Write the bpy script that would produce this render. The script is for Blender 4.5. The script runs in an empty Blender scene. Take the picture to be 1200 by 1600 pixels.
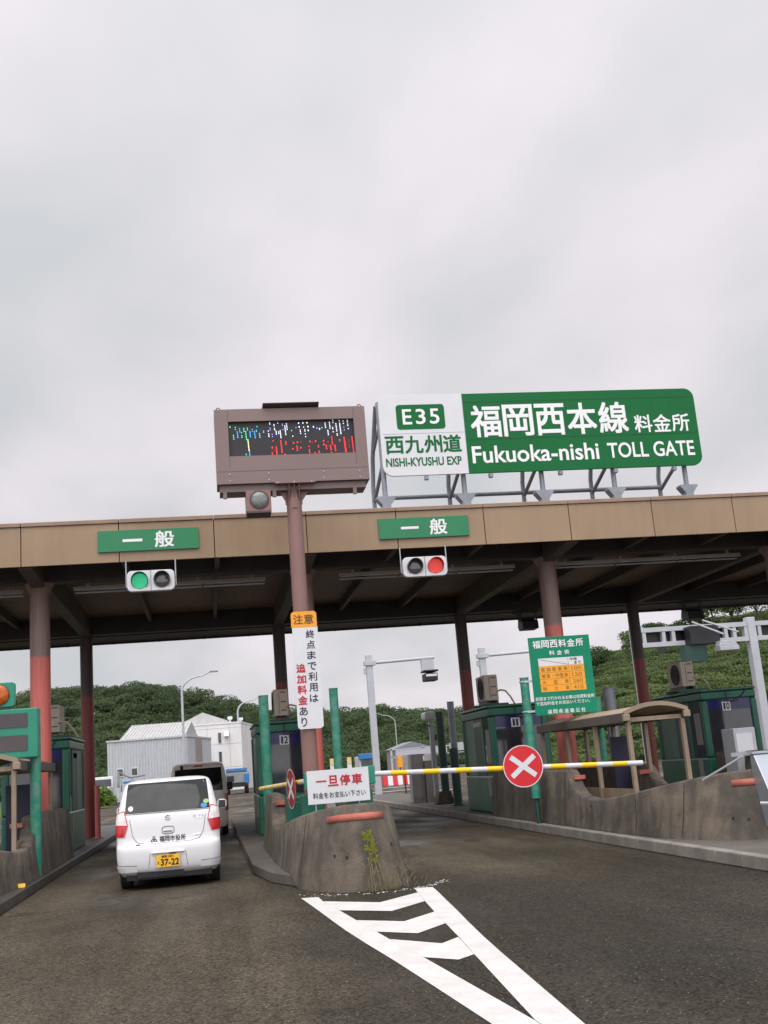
import bpy, bmesh, math, random
import numpy as np
from mathutils import Vector, Matrix
R = math.radians
random.seed(7); rng = np.random.default_rng(7)
scene = bpy.context.scene
C = scene.collection

# ------------------------------------------------------------------ camera
def cam_matrix(pitch, roll, yaw):
    f = Vector((math.sin(yaw)*math.cos(pitch), math.cos(yaw)*math.cos(pitch), math.sin(pitch)))
    r0 = Vector((math.cos(yaw), -math.sin(yaw), 0)); d0 = f.cross(r0)
    rt = math.cos(roll)*r0 + math.sin(roll)*d0
    dn = -math.sin(roll)*r0 + math.cos(roll)*d0
    m = Matrix((rt, -dn, -f)).transposed().to_4x4()
    return m
cd = bpy.data.cameras.new('camera'); cam = bpy.data.objects.new('camera', cd); C.objects.link(cam)
cd.sensor_fit = 'VERTICAL'; cd.sensor_height = 36; cd.sensor_width = 27; cd.lens = 36*1708.4/1600
cd.clip_start = 0.1; cd.clip_end = 3000
mw = cam_matrix(R(12.854), R(4.644), R(9.814)); mw.translation = (0, 0, 1.5); cam.matrix_world = mw
scene.camera = cam

# ------------------------------------------------------------------ light
scene.view_settings.view_transform = 'Standard'; scene.view_settings.look = 'None'
scene.view_settings.exposure = 0.0; scene.view_settings.gamma = 1; scene.view_settings.use_curve_mapping = False
SUN_EL, SUN_AZ = R(58), R(205)        # azimuth clockwise from +Y: behind the camera, a little left
wd = bpy.data.worlds.new('World'); scene.world = wd; wd.use_nodes = True
nt = wd.node_tree; nt.nodes.clear(); N = nt.nodes.new; L = nt.links.new
out = N('ShaderNodeOutputWorld'); bg = N('ShaderNodeBackground'); bg.inputs[1].default_value = 0.1
sky = N('ShaderNodeTexSky'); sky.sky_type = 'NISHITA'; sky.sun_disc = False
sky.sun_elevation = SUN_EL; sky.sun_rotation = SUN_AZ
tc = N('ShaderNodeTexCoord'); sep = N('ShaderNodeSeparateXYZ'); L(tc.outputs['Generated'], sep.inputs[0])
def wmath(op, a, b=None):
    n = N('ShaderNodeMath'); n.operation = op
    for i, v in ((0, a), (1, b)):
        if v is None: continue
        if isinstance(v, (int, float)): n.inputs[i].default_value = v
        else: L(v, n.inputs[i])
    return n.outputs[0]
zc = wmath('MAXIMUM', sep.outputs[2], 0.0); den = wmath('ADD', zc, 0.22)
cx = wmath('DIVIDE', sep.outputs[0], den); cy = wmath('DIVIDE', sep.outputs[1], den)
cmb = N('ShaderNodeCombineXYZ'); L(wmath('ADD', wmath('MULTIPLY', cx, 1.25), 3.1), cmb.inputs[0]); L(wmath('ADD', wmath('MULTIPLY', cy, .8), 1.7), cmb.inputs[1])
n1 = N('ShaderNodeTexNoise'); n1.inputs['Scale'].default_value = 1.7; n1.inputs['Detail'].default_value = 5; n1.inputs['Roughness'].default_value = .46; n1.inputs['Distortion'].default_value = .15
L(cmb.outputs[0], n1.inputs['Vector'])
n2 = N('ShaderNodeTexNoise'); n2.inputs['Scale'].default_value = .42; n2.inputs['Detail'].default_value = 3
L(cmb.outputs[0], n2.inputs['Vector'])
nm = wmath('ADD', wmath('MULTIPLY', n1.outputs[0], .6), wmath('MULTIPLY', n2.outputs[0], .5))
cr = N('ShaderNodeValToRGB'); e = cr.color_ramp.elements
e[0].position = .42; e[0].color = (.56, .575, .595, 1); e[1].position = .68; e[1].color = (.82, .77, .81, 1)
m1 = cr.color_ramp.elements.new(.55); m1.color = (.70, .67, .70, 1)
L(nm, cr.inputs[0])
zr = N('ShaderNodeValToRGB'); z = zr.color_ramp.elements
z[0].position = 0; z[0].color = (10.8,)*3+(1,); z[1].position = 1; z[1].color = (27,)*3+(1,)
for p, v in ((.2, 10.9), (.42, 11.7), (.62, 12.9), (.78, 19)):
    q = zr.color_ramp.elements.new(p); q.color = (v, v, v, 1)
L(zc, zr.inputs[0])
mul = N('ShaderNodeMix'); mul.data_type = 'RGBA'; mul.blend_type = 'MULTIPLY'; mul.inputs[0].default_value = 1
L(cr.outputs[0], mul.inputs[6]); L(zr.outputs[0], mul.inputs[7])
mx = N('ShaderNodeMix'); mx.data_type = 'RGBA'; mx.inputs[0].default_value = .95
L(sky.outputs[0], mx.inputs[6]); L(mul.outputs[2], mx.inputs[7])
back = N('ShaderNodeMapRange'); back.inputs[1].default_value = .25; back.inputs[2].default_value = -.8; back.inputs[3].default_value = 1; back.inputs[4].default_value = 2.0
L(sep.outputs[1], back.inputs[0])                   # sky brightened behind the camera, added as front light for surfaces facing it
bm_ = N('ShaderNodeMix'); bm_.data_type = 'RGBA'; bm_.blend_type = 'MULTIPLY'; bm_.inputs[0].default_value = 1
L(mx.outputs[2], bm_.inputs[6]); L(back.outputs[0], bm_.inputs[7])
L(bm_.outputs[2], bg.inputs[0]); L(bg.outputs[0], out.inputs[0])
sl = bpy.data.lights.new('sun', 'SUN'); so = bpy.data.objects.new('sun', sl); C.objects.link(so)
sl.energy = 1.5; sl.angle = R(40); sl.color = (1, .965, .92)
sd = Vector((math.sin(SUN_AZ)*math.cos(SUN_EL), math.cos(SUN_AZ)*math.cos(SUN_EL), math.sin(SUN_EL)))
so.rotation_euler = sd.to_track_quat('Z', 'Y').to_euler(); so.location = sd*60

# ------------------------------------------------------------------ materials
def mat(name, col, rough=.55, metal=0., var=.12, vs=2.5, bump=0., bs=60., streak=0., scol=None, spec=.5,
        stain=0., stcol=(.05, .045, .04), sts=1.2, fine=0., fs=120., emit=0., sscale=(7, 7, .45)):
    m = bpy.data.materials.new(name); m.use_nodes = True; nt = m.node_tree; b = nt.nodes['Principled BSDF']
    N = nt.nodes.new; L = nt.links.new
    b.inputs['Roughness'].default_value = rough; b.inputs['Metallic'].default_value = metal
    b.inputs['Specular IOR Level'].default_value = spec
    g = N('ShaderNodeNewGeometry'); pos = g.outputs['Position']
    def noise(scale, det=4, vec=pos, ro=.55):
        n = N('ShaderNodeTexNoise'); n.inputs['Scale'].default_value = scale; n.inputs['Detail'].default_value = det
        n.inputs['Roughness'].default_value = ro; L(vec, n.inputs['Vector']); return n.outputs[0]
    def ramp(v, a, b_):
        r = N('ShaderNodeMapRange'); r.inputs[1].default_value = a; r.inputs[2].default_value = b_; L(v, r.inputs[0]); return r.outputs[0]
    def mix(f, c1, c2):
        x = N('ShaderNodeMix'); x.data_type = 'RGBA'
        for i, v in ((0, f), (6, c1), (7, c2)):
            if isinstance(v, (float, int)): x.inputs[i].default_value = v
            elif isinstance(v, tuple): x.inputs[i].default_value = v + (1,)
            else: L(v, x.inputs[i])
        return x.outputs[2]
    c0 = tuple(max(0, k*(1-var)) for k in col); c1 = tuple(min(1, k*(1+var)) for k in col)
    c = mix(ramp(noise(vs), .3, .7), c0, c1)
    if fine: c = mix(ramp(noise(fs, 2), .35, .65), mix(fine, c, (0., 0., 0.)), c)
    if stain: 
        f = N('ShaderNodeMath'); f.operation = 'MULTIPLY'; f.inputs[1].default_value = stain
        L(ramp(noise(sts, 6, ro=.65), .43, .62), f.inputs[0]); c = mix(f.outputs[0], c, stcol)
    if streak:
        mp = N('ShaderNodeMapping'); mp.inputs['Scale'].default_value = sscale; L(pos, mp.inputs[0])
        f = N('ShaderNodeMath'); f.operation = 'MULTIPLY'; f.inputs[1].default_value = streak
        L(ramp(noise(1.6, 5, mp.outputs[0]), .42, .64), f.inputs[0])
        c = mix(f.outputs[0], c, scol or tuple(k*.35 for k in col))
    L(c, b.inputs['Base Color'])
    L(ramp(noise(vs*2.3), .2, .8), b.inputs['Roughness']) if False else None
    if bump:
        bp = N('ShaderNodeBump'); bp.inputs['Strength'].default_value = bump; bp.inputs['Distance'].default_value = .02
        L(noise(bs, 4), bp.inputs['Height']); L(bp.outputs[0], b.inputs['Normal'])
    if emit:
        b.inputs['Emission Strength'].default_value = emit; b.inputs['Emission Color'].default_value = col + (1,)
    m['_c'] = 1
    return m

M = {}
def setup_materials():
    A = M
    A['concrete'] = mat('pavement_concrete', (.12, .108, .092), .85, bump=.3, bs=50, stain=.6, stcol=(.07, .062, .05), sts=.9, fine=.25)
    A['concrete_wet'] = mat('pavement_concrete_wet', (.05, .045, .04), .5, bump=.3, bs=50, stain=.5, stcol=(.10, .09, .075), sts=1.2, fine=.2)
    A['blue_dark'] = mat('panel_indigo', (.03, .028, .06), .6)
    A['round_shaded'] = mat('round_sign_shaded_red', (.26, .035, .03), .6, var=.15, spec=.2)  # darker copy of the disc red, shade painted in for the turned-away disc
    A['kerb'] = mat('kerb_concrete', (.25, .23, .20), .85, bump=.3, bs=60, stain=.55, stcol=(.12, .11, .09), sts=2.2, fine=.25)
    A['barrier'] = mat('barrier_concrete', (.155, .127, .096), .9, var=.25, vs=1.1, bump=.4, bs=45, streak=.7, scol=(.040, .036, .031), stain=.7, stcol=(.04, .036, .031), sts=2.4, fine=.3, sscale=(2.6, 2.6, .3))
    A['white_line'] = mat('road_paint_white', (.62, .60, .58), .7, var=.05, bump=.2, bs=140, stain=.34, stcol=(.4, .38, .36), sts=3, fine=.10, fs=90)
    A['fascia'] = mat('fascia_panel_tan', (.295, .208, .130), .42, var=.14, vs=.45, streak=.10, sscale=(3, 3, .3), spec=.35)
    A['trim'] = mat('fascia_trim_brown', (.26, .175, .12), .4)
    A['joint'] = mat('joint_dark', (.02, .015, .012), .8)
    A['ceiling'] = mat('ceiling_brown', (.25, .165, .12), .6, var=.2, vs=.5, streak=0)
    A['girder'] = mat('girder_brown', (.10, .082, .07), .6, var=.2, vs=.8)
    A['girder_dark'] = mat('girder_dark', (.05, .045, .045), .6)
    A['pole_brown'] = mat('pole_brown', (.215, .118, .102), .4, var=.08)
    A['led_case'] = mat('led_case_brown', (.19, .135, .125), .42, var=.05, vs=.8)
    A['led_edge'] = mat('led_case_seam', (.07, .05, .046), .5)
    A['black'] = mat('black_matt', (.012, .012, .014), .5)
    A['rubber'] = mat('tyre_rubber', (.018, .018, .019), .75, bump=.1)
    A['sign_green'] = mat('sign_green', (.004, .125, .032), .45, var=.05, spec=.2)
    A['sign_white'] = mat('sign_white', (.62, .64, .66), .4, var=.03)
    A['letter_white'] = mat('letter_white', (.78, .79, .80), .45, var=.02)
    A['lane_green'] = mat('lane_plate_green', (.012, .19, .075), .45, var=.06)
    A['fare_green'] = mat('fare_sign_green', (.003, .20, .105), .45, var=.06, spec=.25)
    A['orange'] = mat('sign_orange', (.80, .33, .015), .45, var=.03)
    A['ink'] = mat('ink_navy', (.015, .015, .04), .5)
    A['ink_red'] = mat('ink_red', (.48, .012, .03), .5)
    A['ink_brown'] = mat('ink_faded_brown', (.30, .16, .03), .5)
    A['ink_orange_dark'] = mat('ink_dark_ochre', (.13, .06, .02), .5)
    A['booth'] = mat('booth_green', (.013, .125, .08), .35, var=.2, vs=1.2, streak=.3)
    A['booth_light'] = mat('booth_green_pale', (.06, .15, .10), .35, var=.2, streak=.2)
    A['post_green'] = mat('post_green', (.012, .215, .135), .35, var=.12, stain=.25, stcol=(.3, .36, .33), sts=7)
    A['post_dark'] = mat('post_dark_green', (.012, .055, .042), .45)
    A['box_green'] = mat('box_green', (.015, .22, .14), .4, var=.06)
    A['blue_film'] = mat('window_blue_film', (.012, .015, .10), .15, var=.1)
    A['glass'] = mat('dark_glass', (.028, .036, .042), .07, var=.6, vs=1.6, spec=.8)
    A['glass_car'] = mat('car_glass', (.018, .021, .022), .05, var=.6, vs=2.6, spec=.22)
    A['steel'] = mat('galvanised_steel', (.42, .44, .47), .45, .25, var=.1, vs=4)
    A['steel_white'] = mat('steel_pale_grey', (.43, .45, .48), .5, var=.06)
    A['frame_grey'] = mat('frame_steel_grey', (.23, .25, .28), .45, .3, var=.12, vs=5)
    A['grey_cab'] = mat('cabinet_grey', (.30, .28, .275), .5, var=.08, streak=.25)
    A['alu'] = mat('aluminium_sheet', (.36, .39, .43), .3, .6, var=.1)
    A['ac'] = mat('ac_beige', (.50, .42, .34), .5, var=.06, streak=.15)
    A['beige_frame'] = mat('shelter_frame_beige', (.27, .205, .145), .45, var=.12, streak=.3)
    A['shelter_roof'] = mat('shelter_roof_beige', (.26, .20, .138), .5, var=.1)
    A['car_white'] = mat('car_paint_white', (.70, .71, .72), .22, var=.015, spec=.6)
    A['van_beige'] = mat('van_paint_cream', (.82, .75, .67), .25, var=.02)
    A['seam'] = mat('car_panel_gap', (.05, .05, .05), .7)
    A['lamp_red'] = mat('tail_lamp_red', (.50, .008, .015), .12, var=.1, spec=.8)
    A['lamp_clear'] = mat('tail_lamp_clear', (.74, .68, .67), .15, var=.2, vs=18, spec=.8)
    A['plate_yellow'] = mat('plate_yellow', (.82, .45, .015), .4, var=.02)
    A['chrome'] = mat('chrome', (.5, .53, .55), .2, .8, var=.05)
    A['refl_red'] = mat('reflector_salmon', (.40, .115, .085), .5, var=.2, vs=5, stain=.3, stcol=(.46, .24, .18), sts=4, spec=.2)
    A['yellow'] = mat('yellow_paint', (.80, .50, .01), .45, var=.08)
    A['arm_white'] = mat('arm_white', (.55, .55, .56), .45, var=.1)
    A['round_red'] = mat('round_sign_red', (.58, .012, .02), .4, var=.06)
    A['metal_bld'] = mat('corrugated_grey', (.47, .49, .52), .5, var=.05, streak=.2)
    A['metal_bld2'] = mat('corrugated_shutter', (.30, .27, .25), .5)
    A['white_bld'] = mat('building_render_white', (.72, .71, .70), .7, var=.06, vs=.3, streak=.12)
    A['roof_grey'] = mat('roof_sheet_grey', (.42, .42, .41), .6, var=.1)
    A['truck_blue'] = mat('truck_blue', (.03, .16, .40), .35)
    A['truck_white'] = mat('truck_white', (.62, .64, .65), .35)
    A['truck_grey'] = mat('truck_tarp_grey', (.22, .24, .25), .7)
    A['green_led'] = mat('led_green', (.03, .9, .38), .4, emit=1.5, var=0)
    A['green_led_dim'] = mat('led_green_field', (.003, .15, .09), .4, emit=.10, var=.1)
    A['red_led'] = mat('led_red', (1., .10, .08), .4, emit=1.5, var=0)
    A['red_led_dim'] = mat('led_red_field', (.36, .005, .005), .4, emit=.15, var=.1)
    A['lens_off'] = mat('lens_unlit', (.06, .058, .055), .08, var=.2, spec=.9)
    A['lens_amber'] = mat('lens_amber', (.42, .09, .008), .2, var=.3, vs=12)
    for k, c in dict(w=(.8, .85, 1.), b=(.05, .45, 1.), g=(.05, .85, .45), y=(.9, .9, .45), v=(.35, .3, .9), r=(1., .03, .03), d=(.5, .01, .01)).items():
        A['dot_'+k] = mat('led_dot_'+k, c, .4, emit=.85 if k != 'd' else .35, var=0)
    # painted columns: red up to a ragged line, brown above
    def column(name, lo, hi, zc):
        m = bpy.data.materials.new(name); m.use_nodes = True; nt = m.node_tree; b = nt.nodes['Principled BSDF']
        N = nt.nodes.new; L = nt.links.new
        g = N('ShaderNodeNewGeometry'); s = N('ShaderNodeSeparateXYZ'); L(g.outputs['Position'], s.inputs[0])
        mp = N('ShaderNodeMapping'); mp.inputs['Scale'].default_value = (14, 14, 1.2); L(g.outputs['Position'], mp.inputs[0])
        n = N('ShaderNodeTexNoise'); n.inputs['Scale'].default_value = 1.5; n.inputs['Detail'].default_value = 4; L(mp.outputs[0], n.inputs['Vector'])
        a = N('ShaderNodeMath'); a.operation = 'MULTIPLY_ADD'; a.inputs[1].default_value = .22; L(n.outputs[0], a.inputs[0]); L(s.outputs[2], a.inputs[2])
        r = N('ShaderNodeMapRange'); r.inputs[1].default_value = zc+.07; r.inputs[2].default_value = zc+.13; L(a.outputs[0], r.inputs[0])
        x = N('ShaderNodeMix'); x.data_type = 'RGBA'; x.inputs[6].default_value = lo+(1,); x.inputs[7].default_value = hi+(1,); L(r.outputs[0], x.inputs[0])
        y = N('ShaderNodeMix'); y.data_type = 'RGBA'; y.blend_type = 'MULTIPLY'; y.inputs[0].default_value = .35; L(x.outputs[2], y.inputs[6])
        cr = N('ShaderNodeValToRGB'); cr.color_ramp.elements[0].position = .3; cr.color_ramp.elements[1].position = .6; cr.color_ramp.elements[0].color = (.45, .45, .45, 1); L(n.outputs[0], cr.inputs[0]); L(cr.outputs[0], y.inputs[7])
        L(y.outputs[2], b.inputs['Base Color']); b.inputs['Roughness'].default_value = .45
        return m
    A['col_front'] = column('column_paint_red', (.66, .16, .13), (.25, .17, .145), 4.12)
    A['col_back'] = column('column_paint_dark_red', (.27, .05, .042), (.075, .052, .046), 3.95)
    # asphalt
    m = bpy.data.materials.new('asphalt'); m.use_nodes = True; nt = m.node_tree; b = nt.nodes['Principled BSDF']; N = nt.nodes.new; L = nt.links.new
    g = N('ShaderNodeNewGeometry'); pos = g.outputs['Position']
    def noise(scale, det, sc=(1, 1, 1), off=(0, 0, 0), ro=.6):
        mp = N('ShaderNodeMapping'); mp.inputs['Scale'].default_value = sc; mp.inputs['Location'].default_value = off; L(pos, mp.inputs[0])
        n = N('ShaderNodeTexNoise'); n.inputs['Scale'].default_value = scale; n.inputs['Detail'].default_value = det; n.inputs['Roughness'].default_value = ro
        L(mp.outputs[0], n.inputs['Vector']); return n.outputs[0]
    def rng_(v, a, b_, c=0., d=1.):
        r = N('ShaderNodeMapRange'); r.inputs[1].default_value = a; r.inputs[2].default_value = b_; r.inputs[3].default_value = c; r.inputs[4].default_value = d; L(v, r.inputs[0]); return r.outputs[0]
    def mixc(f, c1, c2, bt='MIX'):
        x = N('ShaderNodeMix'); x.data_type = 'RGBA'; x.blend_type = bt
        for i, v in ((0, f), (6, c1), (7, c2)):
            if isinstance(v, (float, int)): x.inputs[i].default_value = v
            elif isinstance(v, tuple): x.inputs[i].default_value = v+(1,)
            else: L(v, x.inputs[i])
        return x.outputs[2]
    big = noise(.35, 5, (1, .45, 1)); tyre = noise(1.1, 5, (1, .09, 1), (3, 0, 0)); wet = noise(.6, 5, (1, .5, 1), (9, 4, 0))
    c = mixc(rng_(big, .35, .65), (.034, .0295, .0215), (.074, .064, .047))
    c = mixc(rng_(tyre, .42, .62, 0, .6), c, (.020, .017, .012))
    oil = noise(1.7, 6, (1, .7, 1), (2, 8, 0)); c = mixc(rng_(oil, .60, .72, 0, .55), c, (.010, .0095, .009))
    sx = N('ShaderNodeSeparateXYZ'); L(pos, sx.inputs[0]); ragged = noise(.8, 6, (1, .6, 1), (5, 1, 0))
    ed = N('ShaderNodeMath'); ed.operation = 'MULTIPLY_ADD'; ed.inputs[1].default_value = 3.2; L(ragged, ed.inputs[0]); L(sx.outputs[0], ed.inputs[2])
    ey = N('ShaderNodeMath'); ey.operation = 'MULTIPLY_ADD'; ey.inputs[1].default_value = 5.; L(noise(.5, 4, (1, .5, 1), (1, 7, 0)), ey.inputs[0]); L(sx.outputs[1], ey.inputs[2])
    dk = N('ShaderNodeMath'); dk.operation = 'MULTIPLY'; L(rng_(ed.outputs[0], 1.9, 2.9), dk.inputs[0]); L(rng_(ey.outputs[0], 18.5, 16.), dk.inputs[1])
    dk2 = N('ShaderNodeMath'); dk2.operation = 'MULTIPLY'; L(dk.outputs[0], dk2.inputs[0]); dk2.inputs[1].default_value = .6
    c = mixc(dk2.outputs[0], c, (.013, .0115, .0095))       # older, darker surfacing in the closed lane
    vo = N('ShaderNodeTexVoronoi'); vo.inputs['Scale'].default_value = 55; L(pos, vo.inputs['Vector'])
    agg = N('ShaderNodeValToRGB'); agg.color_ramp.elements[0].color = (.15, .15, .15, 1); agg.color_ramp.elements[1].color = (2.5, 2.4, 2.25, 1); L(vo.outputs['Color'], agg.inputs[0])
    c = mixc(.9, c, agg.outputs[0], 'MULTIPLY'); b.inputs['Specular IOR Level'].default_value = .16
    sp = N('ShaderNodeTexVoronoi'); sp.inputs['Scale'].default_value = 17; L(pos, sp.inputs['Vector'])
    c = mixc(rng_(sp.outputs['Distance'], .06, .09, .8, 0.), c, (.42, .40, .35))
    L(c, b.inputs['Base Color']); L(rng_(wet, .36, .60, .36, .9), b.inputs['Roughness'])
    bp = N('ShaderNodeBump'); bp.inputs['Strength'].default_value = .45; bp.inputs['Distance'].default_value = .006
    L(vo.outputs['Distance'], bp.inputs['Height']); L(bp.outputs[0], b.inputs['Normal'])
    A['asphalt'] = m
    # leaves, three kinds of green with clumps from position
    def leaf(name, a, b2, sc):
        m = bpy.data.materials.new(name); m.use_nodes = True; nt = m.node_tree; b = nt.nodes['Principled BSDF']; N = nt.nodes.new; L = nt.links.new
        g = N('ShaderNodeNewGeometry'); n = N('ShaderNodeTexNoise'); n.inputs['Scale'].default_value = sc; n.inputs['Detail'].default_value = 5; n.inputs['Roughness'].default_value = .7
        L(g.outputs['Position'], n.inputs['Vector'])
        r = N('ShaderNodeValToRGB'); r.color_ramp.elements[0].position = .35; r.color_ramp.elements[1].position = .65
        r.color_ramp.elements[0].color = a+(1,); r.color_ramp.elements[1].color = b2+(1,); L(n.outputs[0], r.inputs[0])
        L(r.outputs[0], b.inputs['Base Color']); b.inputs['Roughness'].default_value = .7; b.inputs['Specular IOR Level'].default_value = .2
        tl = N('ShaderNodeBsdfTranslucent'); L(r.outputs[0], tl.inputs[0]); ms = N('ShaderNodeMixShader'); ms.inputs[0].default_value = .4
        L(b.outputs[0], ms.inputs[1]); L(tl.outputs[0], ms.inputs[2]); L(ms.outputs[0], nt.nodes['Material Output'].inputs[0])
        return m
    A['leaf_far'] = leaf('leaf_forest', (.046, .074, .036), (.095, .135, .056), .05)
    A['leaf_near'] = leaf('leaf_hillside', (.05, .082, .027), (.13, .175, .06), .13)
    A['leaf_tree'] = leaf('leaf_tree', (.028, .055, .02), (.07, .11, .035), .5)
    A['leaf_weed'] = leaf('leaf_weed', (.20, .24, .03), (.34, .36, .06), 30)
    A['grass'] = leaf('leaf_grass', (.07, .13, .02), (.16, .24, .05), 1.5)
    A['dry'] = leaf('dry_grass', (.22, .18, .10), (.36, .31, .2), 20)
    A['bark'] = mat('bark', (.07, .055, .04), .9, bump=.4)
    A['board_yellow'] = mat('board_yellow', (.6, .5, .2), .5)
    A['soil'] = leaf('hill_soil', (.03, .045, .015), (.06, .08, .03), .2)
setup_materials()

# ------------------------------------------------------------------ helpers
class MB:
    def __init__(s): s.v = []; s.f = []
    def add(s, vs, fs):
        o = len(s.v); s.v += [tuple(p) for p in vs]; s.f += [tuple(i+o for i in f) for f in fs]; return s
    def box(s, x0, x1, y0, y1, z0, z1):
        return s.add([(x0,y0,z0),(x1,y0,z0),(x1,y1,z0),(x0,y1,z0),(x0,y0,z1),(x1,y0,z1),(x1,y1,z1),(x0,y1,z1)],
                     [(0,3,2,1),(4,5,6,7),(0,1,5,4),(1,2,6,5),(2,3,7,6),(3,0,4,7)])
    def prism(s, pts, a, b, axis):      # pts: 2-D polygon; axis 'x': (y,z), 'y': (x,z), 'z': (x,y)
        n = len(pts); mk = {'x': lambda p, t: (t, p[0], p[1]), 'y': lambda p, t: (p[0], t, p[1]), 'z': lambda p, t: (p[0], p[1], t)}[axis]
        vs = [mk(p, a) for p in pts] + [mk(p, b) for p in pts]
        return s.add(vs, [tuple(range(n)), tuple(range(2*n-1, n-1, -1))] + [(i, i+n, (i+1) % n+n, (i+1) % n) for i in range(n)])
    def cyl(s, p0, p1, r0, r1=None, n=16):
        r1 = r0 if r1 is None else r1; p0 = Vector(p0); p1 = Vector(p1); d = (p1-p0).normalized()
        u = d.orthogonal().normalized(); w = d.cross(u)
        vs = [p+(u*math.cos(2*math.pi*i/n)+w*math.sin(2*math.pi*i/n))*r for p, r in ((p0, r0), (p1, r1)) for i in range(n)]
        return s.add(vs, [tuple(range(n)), tuple(range(2*n-1, n-1, -1))] + [(i, i+n, (i+1) % n+n, (i+1) % n) for i in range(n)])
    def tube(s, path, r, n=8, r1=None):
        path = [Vector(p) for p in path]; k = len(path); r1 = r if r1 is None else r1; rings = []; u = None
        for i, p in enumerate(path):
            d = (path[min(i+1, k-1)]-path[max(i-1, 0)]).normalized()
            u = d.orthogonal().normalized() if u is None else (u-d*u.dot(d)).normalized()
            w = d.cross(u); rr = r+(r1-r)*i/(k-1)
            rings.append([p+(u*math.cos(2*math.pi*j/n)+w*math.sin(2*math.pi*j/n))*rr for j in range(n)])
        vs = [q for g in rings for q in g]
        fs = [(i*n+j, (i+1)*n+j, (i+1)*n+(j+1) % n, i*n+(j+1) % n) for i in range(k-1) for j in range(n)]
        return s.add(vs, fs+[tuple(range(n)), tuple(range(k*n-1, (k-1)*n-1, -1))])
    def grid(s, rows):
        n = len(rows[0]); vs = [p for r in rows for p in r]
        return s.add(vs, [(i*n+j, i*n+j+1, (i+1)*n+j+1, (i+1)*n+j) for i in range(len(rows)-1) for j in range(n-1)])
    def disc(s, c, r, nrm, n=24):
        c = Vector(c); d = Vector(nrm).normalized(); u = d.orthogonal().normalized(); w = d.cross(u)
        return s.add([c+(u*math.cos(2*math.pi*i/n)+w*math.sin(2*math.pi*i/n))*r for i in range(n)], [tuple(range(n))])
    def build(s, name, m, parent=None, bevel=0, smooth=True, ang=35, recalc=True):
        off = root_loc(parent); me = bpy.data.meshes.new(name)
        me.from_pydata([(x-off[0], y-off[1], z-off[2]) for x, y, z in s.v], [], s.f)
        if recalc:
            bm = bmesh.new(); bm.from_mesh(me); bmesh.ops.recalc_face_normals(bm, faces=bm.faces); bm.to_mesh(me); bm.free()
        o = bpy.data.objects.new(name, me); C.objects.link(o); o.parent = parent
        me.materials.append(M[m] if isinstance(m, str) else m)
        if smooth and len(me.polygons):
            me.polygons.foreach_set('use_smooth', [True]*len(me.polygons)); me.set_sharp_from_angle(angle=R(ang))
        if bevel:
            b = o.modifiers.new('bevel', 'BEVEL'); b.width = bevel; b.segments = 2; b.limit_method = 'ANGLE'; b.angle_limit = R(40); b.harden_normals = True
        return o
def root_loc(p):
    v = Vector((0, 0, 0))
    while p is not None: v += p.location; p = p.parent
    return v
def tag(o, label=None, cat=None, group=None, kind=None):
    for k, v in (('label', label), ('category', cat), ('group', group), ('kind', kind)):
        if v: o[k] = v
    return o
def thing(name, loc, label, cat, group=None):
    o = bpy.data.objects.new(name, None); C.objects.link(o); o.location = loc; o.empty_display_size = .2
    return tag(o, label, cat, group)
def struct(mb, name, m, **k): return tag(mb.build(name, m, **k), kind='structure')
def dup(root, loc, label, rotz=None, group=None):
    c = root.copy(); C.objects.link(c); c.location = loc
    if rotz is not None: c.rotation_euler = (0, 0, rotz)
    c['label'] = label
    if group: c['group'] = group
    def kids(a, b):
        for ch in list(a.children):
            d = ch.copy(); C.objects.link(d); d.parent = b; kids(ch, d)
    kids(root, c); return c
def rrect(x0, x1, z0, z1, r, n=5):
    p = []
    for cx_, cz_, a in ((x1-r, z1-r, 0), (x0+r, z1-r, 90), (x0+r, z0+r, 180), (x1-r, z0+r, 270)):
        p += [(cx_+r*math.cos(R(a+90*i/n)), cz_+r*math.sin(R(a+90*i/n))) for i in range(n+1)]
    return p
_tc = {}
def glyphs(t, bold):
    k = (t, bold)
    if k not in _tc:
        cu = bpy.data.curves.new('t', 'FONT'); cu.body = t; cu.size = 1; cu.offset = bold; cu.fill_mode = 'FRONT'; cu.resolution_u = 4
        o = bpy.data.objects.new('t', cu); me = o.to_mesh()
        v = [tuple(p.co) for p in me.vertices]; f = [tuple(p.vertices) for p in me.polygons]
        o.to_mesh_clear(); bpy.data.objects.remove(o); bpy.data.curves.remove(cu); _tc[k] = (v, f)
    return _tc[k]
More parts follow.
